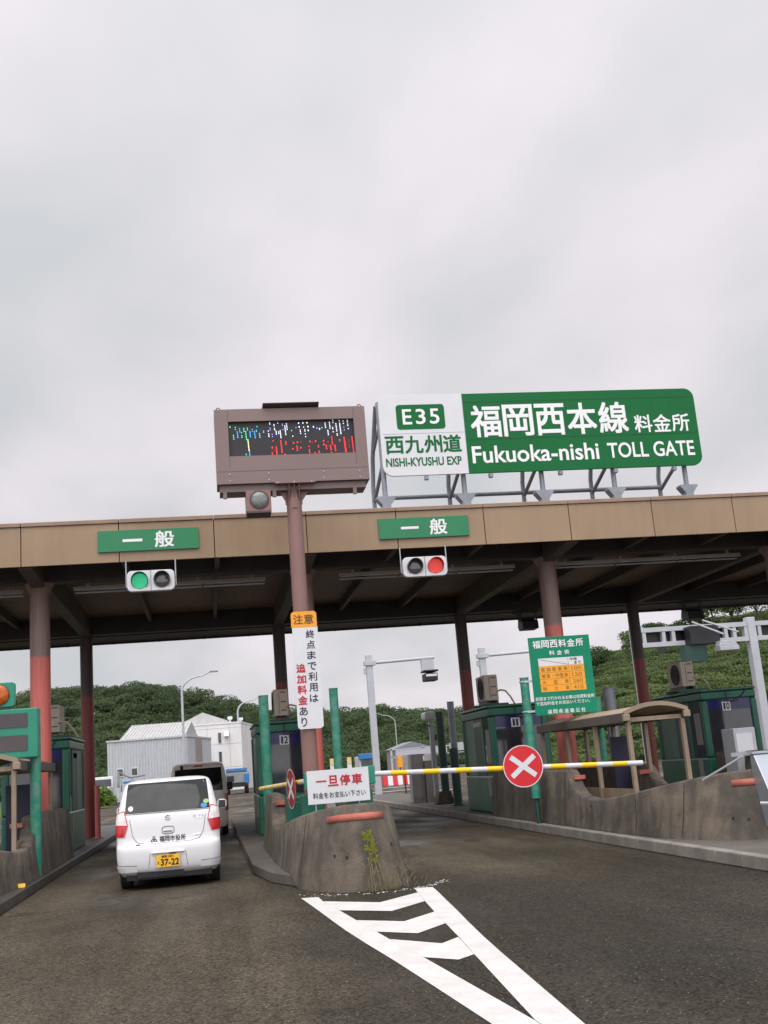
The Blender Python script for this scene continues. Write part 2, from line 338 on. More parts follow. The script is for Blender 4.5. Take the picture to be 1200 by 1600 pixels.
def text(items, name, m, parent, y=None, fn=None, bold=.018, step=.0003):
    """items: (string, x0, z0, x1, z1); placed on plane y facing -Y, or through fn(x, z) -> point"""
    mb = MB()
    for it in items:
        t, x0, z0, x1, z1 = it[:5]; bd = it[5] if len(it) > 5 else bold; cjk = ord(t[0]) > 255
        v, f = glyphs(t, 0 if cjk else bd)
        if not v: continue
        a = np.array(v); lo = a.min(0); hi = a.max(0); w = max(hi[0]-lo[0], 1e-6); h = max(hi[1]-lo[1], 1e-6)
        kx, kz = (x1-x0)/w, (z1-z0)/h if h > .2 else (x1-x0)/w; kw = kx if h > .2 else (x1-x0)/w
        if h <= .2: z0 = (z0+z1)/2-h*kz/2
        cp = [(0, 0)] if not cjk or bd < .006 else [(-bd, -bd), (bd, -bd), (-bd, bd), (bd, bd), (0, 0)]     # overprinting makes the strokes bold
        for k, (ox, oz) in enumerate(cp):
            pts = [(x0+(p[0]-lo[0]+ox)*kx, z0+(p[1]-lo[1]+oz)*kz) for p in v]
            vs = [Vector(fn(*p)) if fn else Vector((p[0], y, p[1])) for p in pts]
            mb.add([(q.x, q.y-step*k, q.z) for q in vs], f)
    return mb.build(name, m, parent, smooth=False, recalc=False)

# ------------------------------------------------------------------ ground, islands, markings
g = MB(); g.add([(-700, -60, 0), (700, -60, 0), (700, 1400, 0), (-700, 1400, 0)], [(0, 1, 2, 3)]); struct(g, 'road_ground', 'asphalt')
ISL = [-4.83, .57, 5.97, 11.37, 16.77]; IW = 2.14; KH = .15
def island_outline(x0, y1, apron):
    p = [(0, y1-1.2), (0, 17.6), (.2, 15.9), (.50, 15.0), (.78, 14.5), (1.35, 14.15), (1.8, 14.5), (2.08, 15.9), (IW, 17.5), (IW, y1-1.2), (IW*.75, y1-.2), (IW*.35, y1)]
    if apron: p = [(0, y1-1.2), (0, 11.2), (IW, 11.2), (IW, y1-1.2), (IW*.75, y1-.2), (IW*.35, y1)]
    return [(x0+a, b) for a, b in p]
for i, x0 in enumerate(ISL):
    apron = i in (0, 2, 3); y1 = (40, 37, 50, 50, 50)[i]
    s = MB(); 
    if i == 2:
        s.prism([(x0+.16, 49), (x0+.16, 11.2), (x0+IW, 11.2), (x0+IW, 49)], .001, KH-.004, 'z')
    else: s.prism(island_outline(x0, y1, apron), .001, KH, 'z')
    struct(s, 'pavement_island', 'concrete' if i else 'concrete_wet', bevel=.02)
k = MB(); y = 11.2
while y < 49:                                   # kerb stones of the right hand island
    l = .62 if y < 16 else 1.9
    k.box(ISL[2], ISL[2]+.155, y+.006, y+l-.006, .001, KH+.004); y += l
struct(k, 'kerb', 'kerb', bevel=.015)
s = MB()                                        # paving slab beyond the lane
s.add([(2.9, 37.5, .004), (5.8, 37.5, .004), (5.8, 54, .004), (2.9, 54, .004)], [(0, 1, 2, 3)]); struct(s, 'road_slab', 'concrete')
mk = MB(); T = .004
LO = [(1.0, 13.74), (1.18, 10.77), (1.34, 8.91), (1.47, 7.24), (1.58, 5.6), (1.72, 3.6)]
LI = [(1.205, 13.45), (1.29, 12.0), (1.40, 10.6), (1.51, 9.5), (1.76, 6.53)]
def strip(a, b, h=T): mk.add([(x, y, h) for x, y in a]+[(x, y, h) for x, y in reversed(b)], [tuple(range(len(a)+len(b)))])
strip([(1.0, 13.74), (1.20, 13.68), (1.21, 13.21), (1.29, 12.27), (1.36, 11.37), (1.43, 10.49), (1.47, 9.98), (1.57, 8.93), (1.76, 6.53), (1.81, 5.2), (1.83, 3.4)],
      [(1.0, 13.74), (1.04, 13.1), (1.09, 12.3), (1.135, 11.5), (1.18, 10.77), (1.25, 9.9), (1.34, 8.91), (1.41, 8.0), (1.49, 6.95), (1.62, 5.2), (1.73, 3.4)])
strip([(2.35, 13.62), (2.31, 13.15), (2.23, 12.3), (2.155, 11.4), (2.09, 10.55), (2.03, 9.75), (1.95, 8.81), (1.765, 6.53), (1.815, 5.2), (1.835, 3.4)],
      [(2.56, 13.53), (2.52, 13.0), (2.44, 12.1), (2.37, 11.3), (2.29, 10.45), (2.22, 9.65), (2.155, 8.8), (2.0, 6.53), (1.91, 5.2), (1.86, 3.4)])
strip([(1.212, 13.21), (1.78, 12.59), (2.308, 13.15)], [(1.288, 12.27), (1.78, 11.78), (2.228, 12.3)])
strip([(1.362, 11.37), (1.77, 10.96), (2.155, 11.4)], [(1.428, 10.49), (1.75, 10.14), (2.088, 10.55)])
strip([(1.472, 9.98), (1.83, 9.47), (2.02, 9.70)], [(1.568, 8.93), (1.79, 8.66), (1.948, 8.81)])
struct(mk, 'road_marking', 'white_line', smooth=False)
mk = MB()
for x, y, w, l in ((8.2, 58, 2.6, .5), (9.5, 66, 3.5, .5), (10.5, 52, 1.2, .4)): mk.box(x, x+w, y, y+l, .001, .005)
struct(mk, 'road_marking', 'white_line')
dl_ = MB(); dl_.add([(1.755+.10*math.cos(R(a)), 11.13+.13*math.sin(R(a))*(1+.2*math.sin(R(3*a))), .0075) for a in range(0, 360, 20)], [tuple(range(18))]); struct(dl_, 'road_patch', 'joint', smooth=False)
# expansion joint and ground cracks
cr_ = MB()
def crack(pts, w):
    for (x0, y0), (x1, y1) in zip(pts[:-1], pts[1:]):
        d = Vector((x1-x0, y1-y0)).normalized(); n = Vector((-d.y, d.x))*w
        cr_.add([(x0-n.x, y0-n.y, .003), (x0+n.x, y0+n.y, .003), (x1+n.x, y1+n.y, .003), (x1-n.x, y1-n.y, .003)], [(0, 1, 2, 3)])
pts = [(1.80+.02*math.sin(i*1.3)+random.uniform(-.015, .015), 13.6-i*.12) for i in range(60)]; crack(pts, .006)
crack([(2.75, 35.4), (6, 35.6)], .02); crack([(2.75, 29.6), (6, 29.8)], .02)
struct(cr_, 'road_crack', 'joint', smooth=False)
ch = MB()
for i in range(150):                            # pale chips and petals along the nose of the barrier
    a = random.uniform(-1.1, 1.25); x = 1.95+.95*math.sin(a)+random.gauss(0, .05); y = 14.45-.95*math.cos(a)+random.gauss(0, .06)
    r = random.uniform(.006, .017); t = random.random()*3
    ch.add([(x+r*math.cos(t+j*1.57+random.uniform(-.3, .3)), y+r*1.2*math.sin(t+j*1.57), .004+random.random()*.004) for j in range(4)], [(0, 1, 2, 3)])
tag(ch.build('litter', 'letter_white', smooth=False), 'pale chips scattered along the foot of the middle concrete barrier', 'litter', kind='stuff')

# ------------------------------------------------------------------ concrete barriers (U shaped, nose towards the traffic)
YP_ = [21.6, 20.5, 19.42, 19.34, 19.24, 19.08, 18.86, 18.55, 18.1, 17.5, 16.8, 16.0, 15.3]
def topz(y):
    ys = [13.6, 14.1, 14.6, 15.3, 16.0, 16.8, 17.5, 18.1, 18.55, 18.86, 19.08, 19.24, 19.34, 19.42, 20.5, 21.6]
    zs = [1.03, 1.01, .955, .87, .79, .705, .645, .63, .66, .73, .84, .97, 1.06, 1.10, 1.11, 1.12]
    return float(np.interp(y, ys, zs))
def barrier_stations(dl, ye):
    xl, xr = dl+.07, 1.93; cx, rx = (xl+xr)/2, (xr-xl)/2
    st = [(dl, y) for y in [ye]+YP_[1:10]]+[(dl+.012, 16.8), (dl+.03, 16.2), (dl+.055, 15.7)]
    for k in range(15):
        a = R(-84+168*k/14); st.append((cx+rx*math.sin(a)+.13*math.cos(a), 15.35-1.62*math.cos(a)**.95))
    return st+[(1.93, 16.1), (2.0, 16.9)]+[(2.06, y) for y in reversed([ye]+YP_[1:10])]
def make_barrier(x0, label, group, dl=.20, ye=21.6):
    t = thing('concrete_barrier', (x0, 13.7, KH), label, 'barrier', group)
    st = barrier_stations(dl, ye); n = len(st); P = [Vector(p) for p in st]; secs = []; nrm = []
    for i, p in enumerate(P):
        d = (P[min(i+1, n-1)]-P[max(i-1, 0)]).normalized(); nr = Vector((d.y, -d.x))     # inwards?
        c = Vector((1.13, 17)); 
        if p.y > 15.2: nr = Vector((1 if p.x < 1.13 else -1, 0))
        elif nr.dot(c-p) < 0: nr = -nr
        nrm.append(nr); z = topz(p.y)
        nose = max(0, min(1, (15.8-p.y)/1.6)); b = .09+.15*nose; zb = .002 if p.y < 14.9 else KH+.002
        o0, o1, i1, i0 = p, p+nr*b*(z/1.0), p+nr*(b*(z/1.0)+.24), p+nr*(.40+.1*nose)
        secs.append([(x0+q.x, q.y, zz) for q, zz in ((o0, zb), (o0+nr*(b*.5), z*.5), (o1, z-.03), (o1+nr*.035, z), (i1-nr*.035, z), (i1, z-.03), (i0, KH+.001))])
    mb = MB(); mb.grid(secs); k = len(secs[0])
    for s in (0, n-1): mb.add(secs[s], [tuple(range(k))])
    mb.build('wall', 'barrier', t, ang=50)
    # reflective strip round the nose
    idx = [i for i, p in enumerate(P) if p.y < 15.35]
    rows = [[], []]
    for i in idx:
        if not .58 < P[i].x < 1.80 or P[i].y > 15.1: continue
        z = topz(P[i].y); nose = max(0, min(1, (15.8-P[i].y)/1.6)); b = .09+.15*nose
        for r, zz in ((0, z-.11), (1, z-.19)):
            q = P[i]+nrm[i]*(b*zz-.008); rows[r].append((x0+q.x, q.y, zz))
    s = MB(); s.grid(rows); o = s.build('reflective_strip', 'refl_red', t); md = o.modifiers.new('solid', 'SOLIDIFY'); md.thickness = .006
    for i in (2, 11, 14, n-12, n-3):              # form joints
        d = (P[i+1]-P[i-1]).normalized()*.007; z = topz(P[i].y); nose = max(0, min(1, (15.8-P[i].y)/1.6)); b = .09+.15*nose; j = MB(); rows_ = []
        for zz, bb in ((KH+.02, b*.05), (z*.5, b*.5), (z-.035, b*z)):
            q = P[i]+nrm[i]*(bb-.004); rows_.append([(x0+q.x-d.x, q.y-d.y, zz), (x0+q.x+d.x, q.y+d.y, zz)])
        j.grid(rows_); j.build('form_joint', 'joint', t, smooth=False)
    for i, zz in ((17, .42), (18, .40), (8, .52), (23, .5)):
        z = topz(P[i].y); nose = max(0, min(1, (15.8-P[i].y)/1.6)); b = .09+.15*nose; q = P[i]+nrm[i]*(b*zz-.006); h_ = MB(); h_.disc((x0+q.x, q.y, zz), .022, (-nrm[i].x, -nrm[i].y, .15), 10); h_.build('tie_hole', 'joint', t, smooth=False)
    for xa in (.46+dl-.2, 1.68):
        r = MB(); r.box(x0+xa-.1, x0+xa+.1, 19.13, 19.21, .935, 1.005); r.build('reflector', 'refl_red', t, bevel=.004)
    return t
BG = 'concrete barriers on the toll islands'
make_barrier(ISL[1], 'stained concrete barrier with weed growing on its nose, under the stop sign', BG, .33, 21.2)
make_barrier(ISL[2], 'long stained concrete barrier behind the closed striped arm, beside the arched shelter', BG, .2, 24.7)
make_barrier(ISL[0], 'shaded concrete barrier at left edge below the green message board', BG, .2, 23.6)
make_barrier(ISL[3], 'concrete barrier in front of booth ten, almost hidden behind the nearer barrier', BG, .2, 24.7)

# small yellow kerb reflectors
for x, y, lb in ((ISL[1]+IW-.05, 16.5, 'yellow reflector on the right kerb of the middle island'), (ISL[0]+IW-.07, 17.2, 'yellow reflector on the left kerb ahead of the white car')):
    t = MB(); t.prism([(y, KH+.003), (y+.1, KH+.003), (y+.1, KH+.05), (y+.03, KH+.06)], x-.07, x+.05, 'x'); tag(t.build('kerb_reflector', 'yellow', bevel=.005), lb, 'reflector', 'yellow kerb reflectors')

# weed on the barrier nose
t = thing('weed_plant', (1.93, 13.62, 0), 'yellow green weed growing up the nose of the middle barrier', 'plant')
st_ = MB(); lf = MB(); dr = MB()
for j in range(5):
    a = random.uniform(-.1, .1); st_.tube([(1.93+a, 13.64, 0), (1.9+a*.7, 13.70, .3), (1.86+a*.3, 13.77, .62-.06*j)], .005, 5)
def blade(mb, base, d, l, w):
    d = Vector(d).normalized(); sd_ = d.cross(Vector((0, 1, .2))).normalized()*w; b = Vector(base)
    mb.add([b-sd_*.3, b+d*l*.5-sd_, b+d*l+Vector((0, 0, -.02*l)), b+d*l*.5+sd_], [(0, 1, 2, 3)])
for i in range(58):
    h = .32+.36*random.random(); x = 1.93-.07*h/.6+random.gauss(0, .015); y = 13.66+.12*h/.6-.02
    s_ = random.choice((-1, 1)); blade(lf, (x, y, h), (s_*random.uniform(.5, 1), random.uniform(-.6, .1), random.uniform(.2, .9)), random.uniform(.06, .10), .014)
for i in range(260):
    x = 1.93+random.gauss(.1, .2); y = 13.66+abs(x-1.93)*.12+random.uniform(-.03, .05); h = random.random()**2*.3
    blade(dr, (x, y-.02, h), (random.uniform(-.6, .6), random.uniform(-.6, .1), random.uniform(.2, 1)), random.uniform(.05, .16), .004)
st_.build('stem', 'dry', t); lf.build('leaves', 'leaf_weed', t, smooth=False); dr.build('dry_grass', 'dry', t, smooth=False)

# ------------------------------------------------------------------ toll canopy
def make_canopy():
    t = thing('toll_canopy', (2.1, 21, 0), 'long tan fronted toll canopy roof on red and brown columns', 'canopy')
    F0, F1, ZB, ZT = 21.0, 33.6, 5.605, 6.36; X0, X1 = -10.56, 21.86
    xs = [X0+1.803*i for i in range(19)]
    p = MB()
    for a, b in zip(xs[:-1], xs[1:]): p.box(a+.008, b-.008, F0, F0+.05, ZB, ZT)
    p.build('fascia_panel', 'fascia', t, bevel=.004)
    b = MB(); b.box(X0, X1, F0+.055, F0+.14, ZB+.02, ZT-.003); b.build('fascia_backing', 'joint', t)
    tr = MB()
    for a, c in zip(xs[:-1], xs[1:]): tr.box(a+.004, c-.004, F0-.03, F0+.35, ZT+.004, ZT+.085)
    tr.build('coping', 'trim', t, bevel=.01)
    r = MB(); r.box(X0, X1, F0+.36, F1, 6.20, 6.42); r.build('roof_slab', 'girder', t)
    c = MB(); y = F0+.16
    while y < F1-.2:
        c.box(X0+.02, X1-.02, y, y+.59, 6.12, 6.19); y += .6
    c.build('ceiling', 'ceiling', t, bevel=.006)
    bf = MB(); bf.box(X0, X1, F1, F1+.08, ZB, 6.45); bf.build('rear_fascia', 'girder_dark', t)
    for yy in (23.0, 31.7):
        gmb = MB(); gmb.box(X0+.03, X1-.03, yy-.16, yy+.16, 5.62, 6.118); gmb.build('girder', 'girder_dark', t, bevel=.01)
    sf = MB(); sf.box(X0+.03, X1-.03, 32.2, F1-.005, 5.63, 5.70); sf.build('rear_soffit', 'girder_dark', t)
    cols = [-3.3+5.41*i for i in range(-1, 5)]
    for i, x in enumerate(cols):
        gmb = MB(); gmb.prism([(F0+.16, 5.66), (F0+.16, 5.58), (22.78, 5.50), (22.78, 6.117), (F0+.16, 6.117)], x-.13, x+.13, 'x')
        gmb.box(x-.13, x+.13, 23.165, 31.53, 5.59, 6.116); gmb.build('cross_beam', 'girder', t, bevel=.01)
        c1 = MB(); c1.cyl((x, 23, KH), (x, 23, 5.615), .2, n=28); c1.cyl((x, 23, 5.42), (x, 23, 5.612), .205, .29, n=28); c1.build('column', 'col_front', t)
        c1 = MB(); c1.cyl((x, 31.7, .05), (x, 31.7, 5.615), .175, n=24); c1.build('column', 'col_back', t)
        if i < 5:
            for f in (1/3, 2/3):
                gmb = MB(); xx = x+5.41*f; gmb.box(xx-.05, xx+.05, F0+.16, 22.83, 5.70, 6.115); gmb.box(xx-.05, xx+.05, 23.17, 31.53, 5.88, 6.115)
                gmb.build('secondary_beam', 'girder', t)
    pp = MB(); pp.tube([(X0+1, 33.45, 5.58), (X1-1, 33.45, 5.58)], .03, 8)
    for i in range(24): pp.box(X0+1.2+i*1.33, X0+1.26+i*1.33, 33.40, 33.5, 5.55, 5.628)
    pp.build('cable_pipe', 'girder_dark', t)
make_canopy()
for x0, x1, lb in ((-2.69, 1.35, 'long twin tube light strip under the canopy behind the green signal'), (2.96, 6.95, 'long twin tube light strip under the canopy behind the red signal'), (7.85, 12.4, 'long twin tube light strip under the canopy right of the fare sign'), (-7.8, -3.7, 'long twin tube light strip under the canopy at the left edge')):
    t = thing('strip_light', (x0, 23.6, 5.5), lb, 'light', 'strip lights under the canopy')
    a = MB(); a.box(x0, x1, 23.5, 23.62, 5.56, 5.605)
    for i in range(4): a.box(x0+.3+(x1-x0-.6)*i/3-.03, x0+.3+(x1-x0-.6)*i/3+.03, 23.52, 23.6, 5.605, 6.117)
    a.build('housing', 'ac', t)
    for yy, zz in ((23.45, 5.53), (23.66, 5.50)):
        n = 3
        for i in range(n):
            b = MB(); l = (x1-x0)/n; b.cyl((x0+i*l+.02, yy, zz), (x0+(i+1)*l-.02, yy, zz), .02, n=10); b.build('tube', 'steel_white', t)

# lane plates on the fascia
for x0, x1, lb in ((-1.935, -.04, 'green lane plate with white characters above the green signal'), (3.49, 5.33, 'green lane plate with white characters above the red signal')):
    t = thing('lane_plate', (x0, 20.99, 5.8), lb, 'sign', 'green lane plates on the fascia'); w = x1-x0
    p = MB(); p.box(x0, x1, 20.955, 20.992, 5.80, 6.215); p.build('panel', 'lane_green', t, bevel=.004)
    text([('一', x0+.25*w, 5.985, x0+.434*w, 6.028, .03), ('般', x0+.565*w, 5.855, x0+.752*w, 6.165)], 'lettering', 'letter_white', t, 20.951)

# lane signals
def signal(x0, lit, lb):
    t = thing('lane_signal', (x0, 20.9, 5.0), lb, 'traffic signal', 'lane signals hung from the canopy'); w = .885
    h = MB(); h.prism(rrect(x0, x0+w, 5.0, 5.395, .09), 20.86, 21.0, 'y'); 
    h.build('housing', 'sign_white', t, bevel=.012)
    dv = MB(); dv.box(x0+w/2-.006, x0+w/2+.006, 20.852, 20.862, 5.0, 5.395); dv.build('seam', 'frame_grey', t)
    for k, cx in enumerate((x0+.235, x0+w-.235)):
        on = lit[k]; cz = 5.195
        l = MB(); l.cyl((cx, 20.852, cz), (cx, 20.872, cz), .15, n=32)
        ln = l.build('lens', {'g': 'green_led_dim', 'r': 'red_led_dim', '': 'lens_off'}[on], t)
        if on:
            d = MB()
            for ring in range(6):
                m_ = max(1, ring*6)
                for j in range(m_):
                    a = 2*math.pi*j/m_+ring*.2; rr = ring*.0265; d.disc((cx+rr*math.cos(a), 20.849, cz+rr*math.sin(a)), .0075, (0, -1, 0), 6)
            d.build('led_dots', 'green_led' if on == 'g' else 'red_led', ln, smooth=False)
        else:
            d = MB(); rows = []
            for i in range(5):
                rr = .14*math.sin(R(18*i)); rows.append([(cx+rr*math.cos(2*math.pi*j/24), 20.85-.04*math.cos(R(18*i)), cz+rr*math.sin(2*math.pi*j/24)) for j in range(25)])
            d.grid(rows); d.build('lens_dome', 'lens_off', ln)
        v = MB(); n = 26
        rows = [[], []]
        for j in range(n+1):
            a = R(-50+280*j/n); dep = .16*max(.15, math.sin(max(0, min(math.pi, (a+R(50))/R(280)*math.pi))))
            rows[0].append((cx+.158*math.cos(a), 20.862, cz+.158*math.sin(a))); rows[1].append((cx+.158*math.cos(a), 20.862-dep, cz+.158*math.sin(a)))
        v.grid(rows); o = v.build('visor', 'frame_grey' if not on else ('post_dark' if on == 'g' else 'round_red'), t); md = o.modifiers.new('solid', 'SOLIDIFY'); md.thickness = .006
    for xx in (x0-.02, x0+w+.02):
        r = MB(); r.cyl((xx, 20.97, 5.1), (xx, 20.97, 5.61), .012, n=8); r.box(min(xx, x0+w/2), max(xx, x0+w/2), 20.96, 20.98, 5.18, 5.2); r.build('hanger', 'steel', t)
signal(-1.405, ('g', ''), 'two lamp lane signal with its left lamp lit green')
signal(3.90, ('', 'r'), 'two lamp lane signal with its right lamp lit red')

# ------------------------------------------------------------------ toll gate sign on the roof
def make_big_sign():
    t = thing('toll_gate_sign', (7.4, 22, 6.45), 'wide green and white toll gate sign standing on the canopy roof', 'sign')
    Y = 21.8; X0, XM, X1, Z0, Z1 = 3.83, 5.665, 10.97, 7.31, 9.09; r = .22
    w = MB(); pts = [(XM-.003, Z1), (X0+r, Z1)]+[(X0+r-r*math.sin(R(15*i)), Z1-r+r*math.cos(R(15*i))) for i in range(1, 7)]+[(X0+r-r*math.cos(R(15*i)), Z0+r-r*math.sin(R(15*i))) for i in range(0, 7)]+[(XM-.003, Z0)]
    w.prism(pts, Y, Y+.06, 'y'); w.build('white_panel', 'sign_white', t, bevel=.005)
    w = MB(); pts = [(XM+.003, Z0), (X1-r, Z0)]+[(X1-r+r*math.sin(R(15*i)), Z0+r-r*math.cos(R(15*i))) for i in range(1, 7)]+[(X1-r+r*math.cos(R(15*i)), Z1-r+r*math.sin(R(15*i))) for i in range(0, 7)]+[(XM+.003, Z1)]
    w.prism(pts, Y, Y+.06, 'y'); w.build('green_panel', 'sign_green', t, bevel=.005)
    s = MB(); s.box(XM+.01, X1-.05, Y-.002, Y+.002, 8.045, 8.053); s.box(XM+.01, X1-.05, Y-.002, Y+.002, 8.885, 8.892); s.build('panel_seam', 'joint', t)
    s = MB(); s.box(X0+.05, XM-.01, Y-.002, Y+.002, 8.225, 8.233); s.box(XM-.006, XM+.004, Y-.002, Y+.002, Z0, Z1); s.build('panel_seam', 'frame_grey', t)
    b = MB(); b.prism(rrect(4.20, 5.25, 8.32, 8.87, .07), Y-.006, Y+.002, 'y'); b.build('route_shield', 'sign_green', t)
    text([('E', 4.33, 8.43, 4.53, 8.77, .012), ('3', 4.62, 8.43, 4.83, 8.77, .012), ('5', 4.92, 8.43, 5.13, 8.77, .012)], 'lettering', 'letter_white', t, Y-.010)
    text([('西', 3.92, 7.80, 4.30, 8.17), ('九', 4.34, 7.80, 4.72, 8.17), ('州', 4.76, 7.80, 5.13, 8.17), ('道', 5.17, 7.80, 5.55, 8.17), ('NISHI-KYUSHU EXP', 3.90, 7.51, 5.53, 7.70, .025)], 'lettering', 'sign_green', t, Y-.005, bold=.022)
    w5 = (9.40-5.80)/5
    it = [(c, 5.80+i*w5+.02, 8.11, 5.80+(i+1)*w5-.055, 8.80, .018) for i, c in enumerate('福岡西本線')]
    it += [(c, 9.50+i*.437, 8.10, 9.50+i*.437+.40, 8.49, .015) for i, c in enumerate('料金所')]
    it += [('Fukuoka-nishi', 5.77, 7.52, 8.60, 7.90, .016), ('TOLL GATE', 8.80, 7.535, 10.81, 7.88, .016)]
    text(it, 'lettering', 'letter_white', t, Y-.006)
    for i, x in enumerate((3.86, 5.58, 7.31, 8.94, 10.6)):
        a = MB(); a.cyl((x, 22.0, 6.5), (x, 22.0, 9.0), .055, n=12); a.build('front_leg', 'frame_grey', t)
        a = MB(); a.tube([(x-.02, 23.35, 6.4), (x-.02, 23.35, 7.45), (x-.02, 23.1, 8.1), (x-.02, 22.2, 9.0)], .05, 10); a.build('rear_leg', 'frame_grey', t)
        a = MB(); a.tube([(x, 22.02, 7.62), (x-.01, 23.3, 7.16)], .042, 8); a.build('brace', 'frame_grey', t)
        a = MB(); a.tube([(x, 22.05, 8.5), (x-.01, 22.95, 8.2)], .035, 8); a.build('brace', 'frame_grey', t)
        a = MB(); a.prism([(x-.20, 6.90), (x+.20, 6.90), (x+.20, 6.86), (x+.09, 6.72), (x+.08, 6.425), (x-.08, 6.425), (x-.09, 6.72), (x-.20, 6.86)], 21.88, 22.12, 'y'); a.build('foot', 'frame_grey', t, bevel=.006)
    a = MB(); a.tube([(3.84, 23.35, 7.22), (10.6, 23.35, 7.22)], .05, 10); a.build('rail', 'frame_grey', t)
    for x in (4.75, 6.15, 7.7, 8.95, 10.3):
        a = MB(); a.box(x-.04, x+.04, Y+.01, Y+.12, 7.22, 7.305); a.build('bracket', 'frame_grey', t)
    a = MB()
    for z in (7.7, 8.5): a.box(X0+.1, X1-.1, Y+.065, Y+.12, z-.05, z+.05)
    a.build('rear_rail', 'frame_grey', t)
make_big_sign()

# ------------------------------------------------------------------ electronic message board on its pole
def make_led():
    t = thing('message_board', (1.54, 17.5, KH), 'brown electronic message board on a tall brown pole in front of the canopy', 'message board')
    Y = 17.3
    c = MB(); X0, X1, Z0, Z1 = .30, 2.80, 6.08, 7.35; sx0, sx1, sz0, sz1 = .52, 2.60, 6.545, 7.14
    c.box(X0, sx0, Y, Y+.5, Z0, Z1); c.box(sx1, X1, Y, Y+.5, Z0, Z1); c.box(sx0, sx1, Y, Y+.5, sz1, Z1); c.box(sx0, sx1, Y, Y+.5, Z0, sz0); c.box(sx0, sx1, Y+.1, Y+.5, sz0, sz1)
    c.build('cabinet', 'led_case', t)
    e_ = MB(); e_.box(sx0-.004, sx0+.003, Y-.002, Y+.01, Z0+.26, Z1-.02); e_.box(sx1-.003, sx1+.004, Y-.002, Y+.01, Z0+.26, Z1-.02); e_.box(X0+.02, X1-.02, Y-.002, Y+.01, Z0+.205, Z0+.211); e_.build('panel_seam', 'led_edge', t)
    s = MB(); s.box(sx0+.002, sx1-.002, Y+.06, Y+.098, sz0+.002, sz1-.002); sc = s.build('screen', 'black', t)
    q = lambda a, b: (sx0+(a-152)/(1001-152)*(sx1-sx0), sz1-(b-198)/(432-198)*(sz1-sz0))
    D = {k: MB() for k in 'wbgyvrd'}
    def vline(col, a, b0, b1, w=5, sk=0.):
        n = max(1, int((b1-b0)/9))
        for i in range(n+1):
            if random.random() < sk: continue
            x, z_ = q(a+(b1-b0)*.02*i/n*3, b0+(b1-b0)*i/n); D[col].box(x-.0015*w, x+.0015*w, Y+.056, Y+.061, z_-.008, z_+.008)
    for a, b0, b1, cc in ((185, 285, 310, 'g'), (200, 230, 245, 'g'), (212, 262, 300, 'b'), (228, 240, 262, 'b'), (240, 268, 300, 'g'), (256, 240, 260, 'g'), (268, 262, 315, 'g'), (280, 238, 262, 'g'), (296, 262, 298, 'b'), (312, 248, 262, 'b'), (327, 262, 305, 'b'), (346, 230, 240, 'g'), (360, 278, 302, 'g'), (280, 318, 390, 'y'), (286, 395, 425, 'b'), (263, 402, 428, 'g'), (340, 255, 262, 'b'), (388, 262, 270, 'v'), (165, 226, 230, 'g'),
                              (432, 208, 216, 'w'), (420, 262, 300, 'w'), (432, 230, 255, 'v'), (445, 285, 300, 'v'), (460, 210, 255, 'w'), (472, 265, 285, 'w'), (486, 210, 218, 'w'), (488, 250, 290, 'w'), (500, 262, 310, 'w'), (517, 218, 255, 'v'), (533, 230, 290, 'w'), (545, 215, 255, 'w'), (577, 258, 264, 'g'), (583, 298, 302, 'w'), (608, 238, 244, 'v'), (628, 212, 216, 'w'), (657, 212, 216, 'w'), (685, 212, 214, 'w'), (630, 238, 242, 'w'), (660, 238, 242, 'w'), (690, 238, 242, 'w'), (636, 262, 285, 'w'), (667, 260, 308, 'w'), (690, 264, 268, 'w'), (727, 240, 245, 'w'), (750, 250, 254, 'v'), (768, 255, 260, 'w'), (785, 250, 254, 'g'), (808, 218, 250, 'w'), (824, 270, 300, 'w'), (838, 215, 255, 'w'), (862, 200, 216, 'w'), (858, 250, 280, 'w'), (882, 225, 305, 'w'), (907, 205, 295, 'w'), (933, 208, 225, 'w'), (935, 240, 270, 'v'), (962, 205, 215, 'w'), (963, 230, 262, 'w'),
                              (448, 326, 330, 'r'), (440, 372, 378, 'r'), (467, 372, 420, 'r'), (450, 380, 395, 'd'), (438, 410, 430, 'r'), (500, 330, 410, 'r'), (533, 338, 366, 'r'), (523, 424, 428, 'r'), (585, 345, 350, 'r'), (612, 343, 347, 'r'), (577, 388, 390, 'r'), (607, 370, 400, 'r'), (632, 380, 384, 'r'), (638, 340, 344, 'd'), (688, 375, 428, 'r'), (697, 340, 344, 'r'), (735, 338, 342, 'r'), (752, 372, 428, 'r'), (727, 420, 424, 'r'), (712, 344, 348, 'd'), (790, 338, 342, 'r'), (790, 362, 368, 'r'), (806, 372, 395, 'r'), (820, 345, 375, 'd'), (847, 316, 330, 'r'), (835, 375, 420, 'r'), (848, 345, 365, 'r'), (865, 372, 410, 'r'), (900, 335, 345, 'r'), (930, 312, 415, 'r'), (935, 350, 418, 'r'), (960, 320, 390, 'd'), (985, 310, 420, 'r')):
        vline(cc, a, b0, b1, 5 if cc != 'r' else 6, .12)
    for k, mb in D.items(): mb.build('led_dots', 'dot_'+k, sc, smooth=False)
    v = MB(); v.prism([(Y-.10, 7.40), (Y-.10, 7.415), (Y+.3, 7.45), (Y+.3, 7.352), (Y+.02, 7.352)], 1.10, 2.03, 'x'); v.build('hood', 'led_edge', t, bevel=.004)
    v = MB()
    for x0, x1 in ((.40, 1.02), (2.09, 2.72)): v.box(x0, x1, Y+.1, Y+.12, 7.351, 7.385)
    v.build('top_rail', 'black', t)
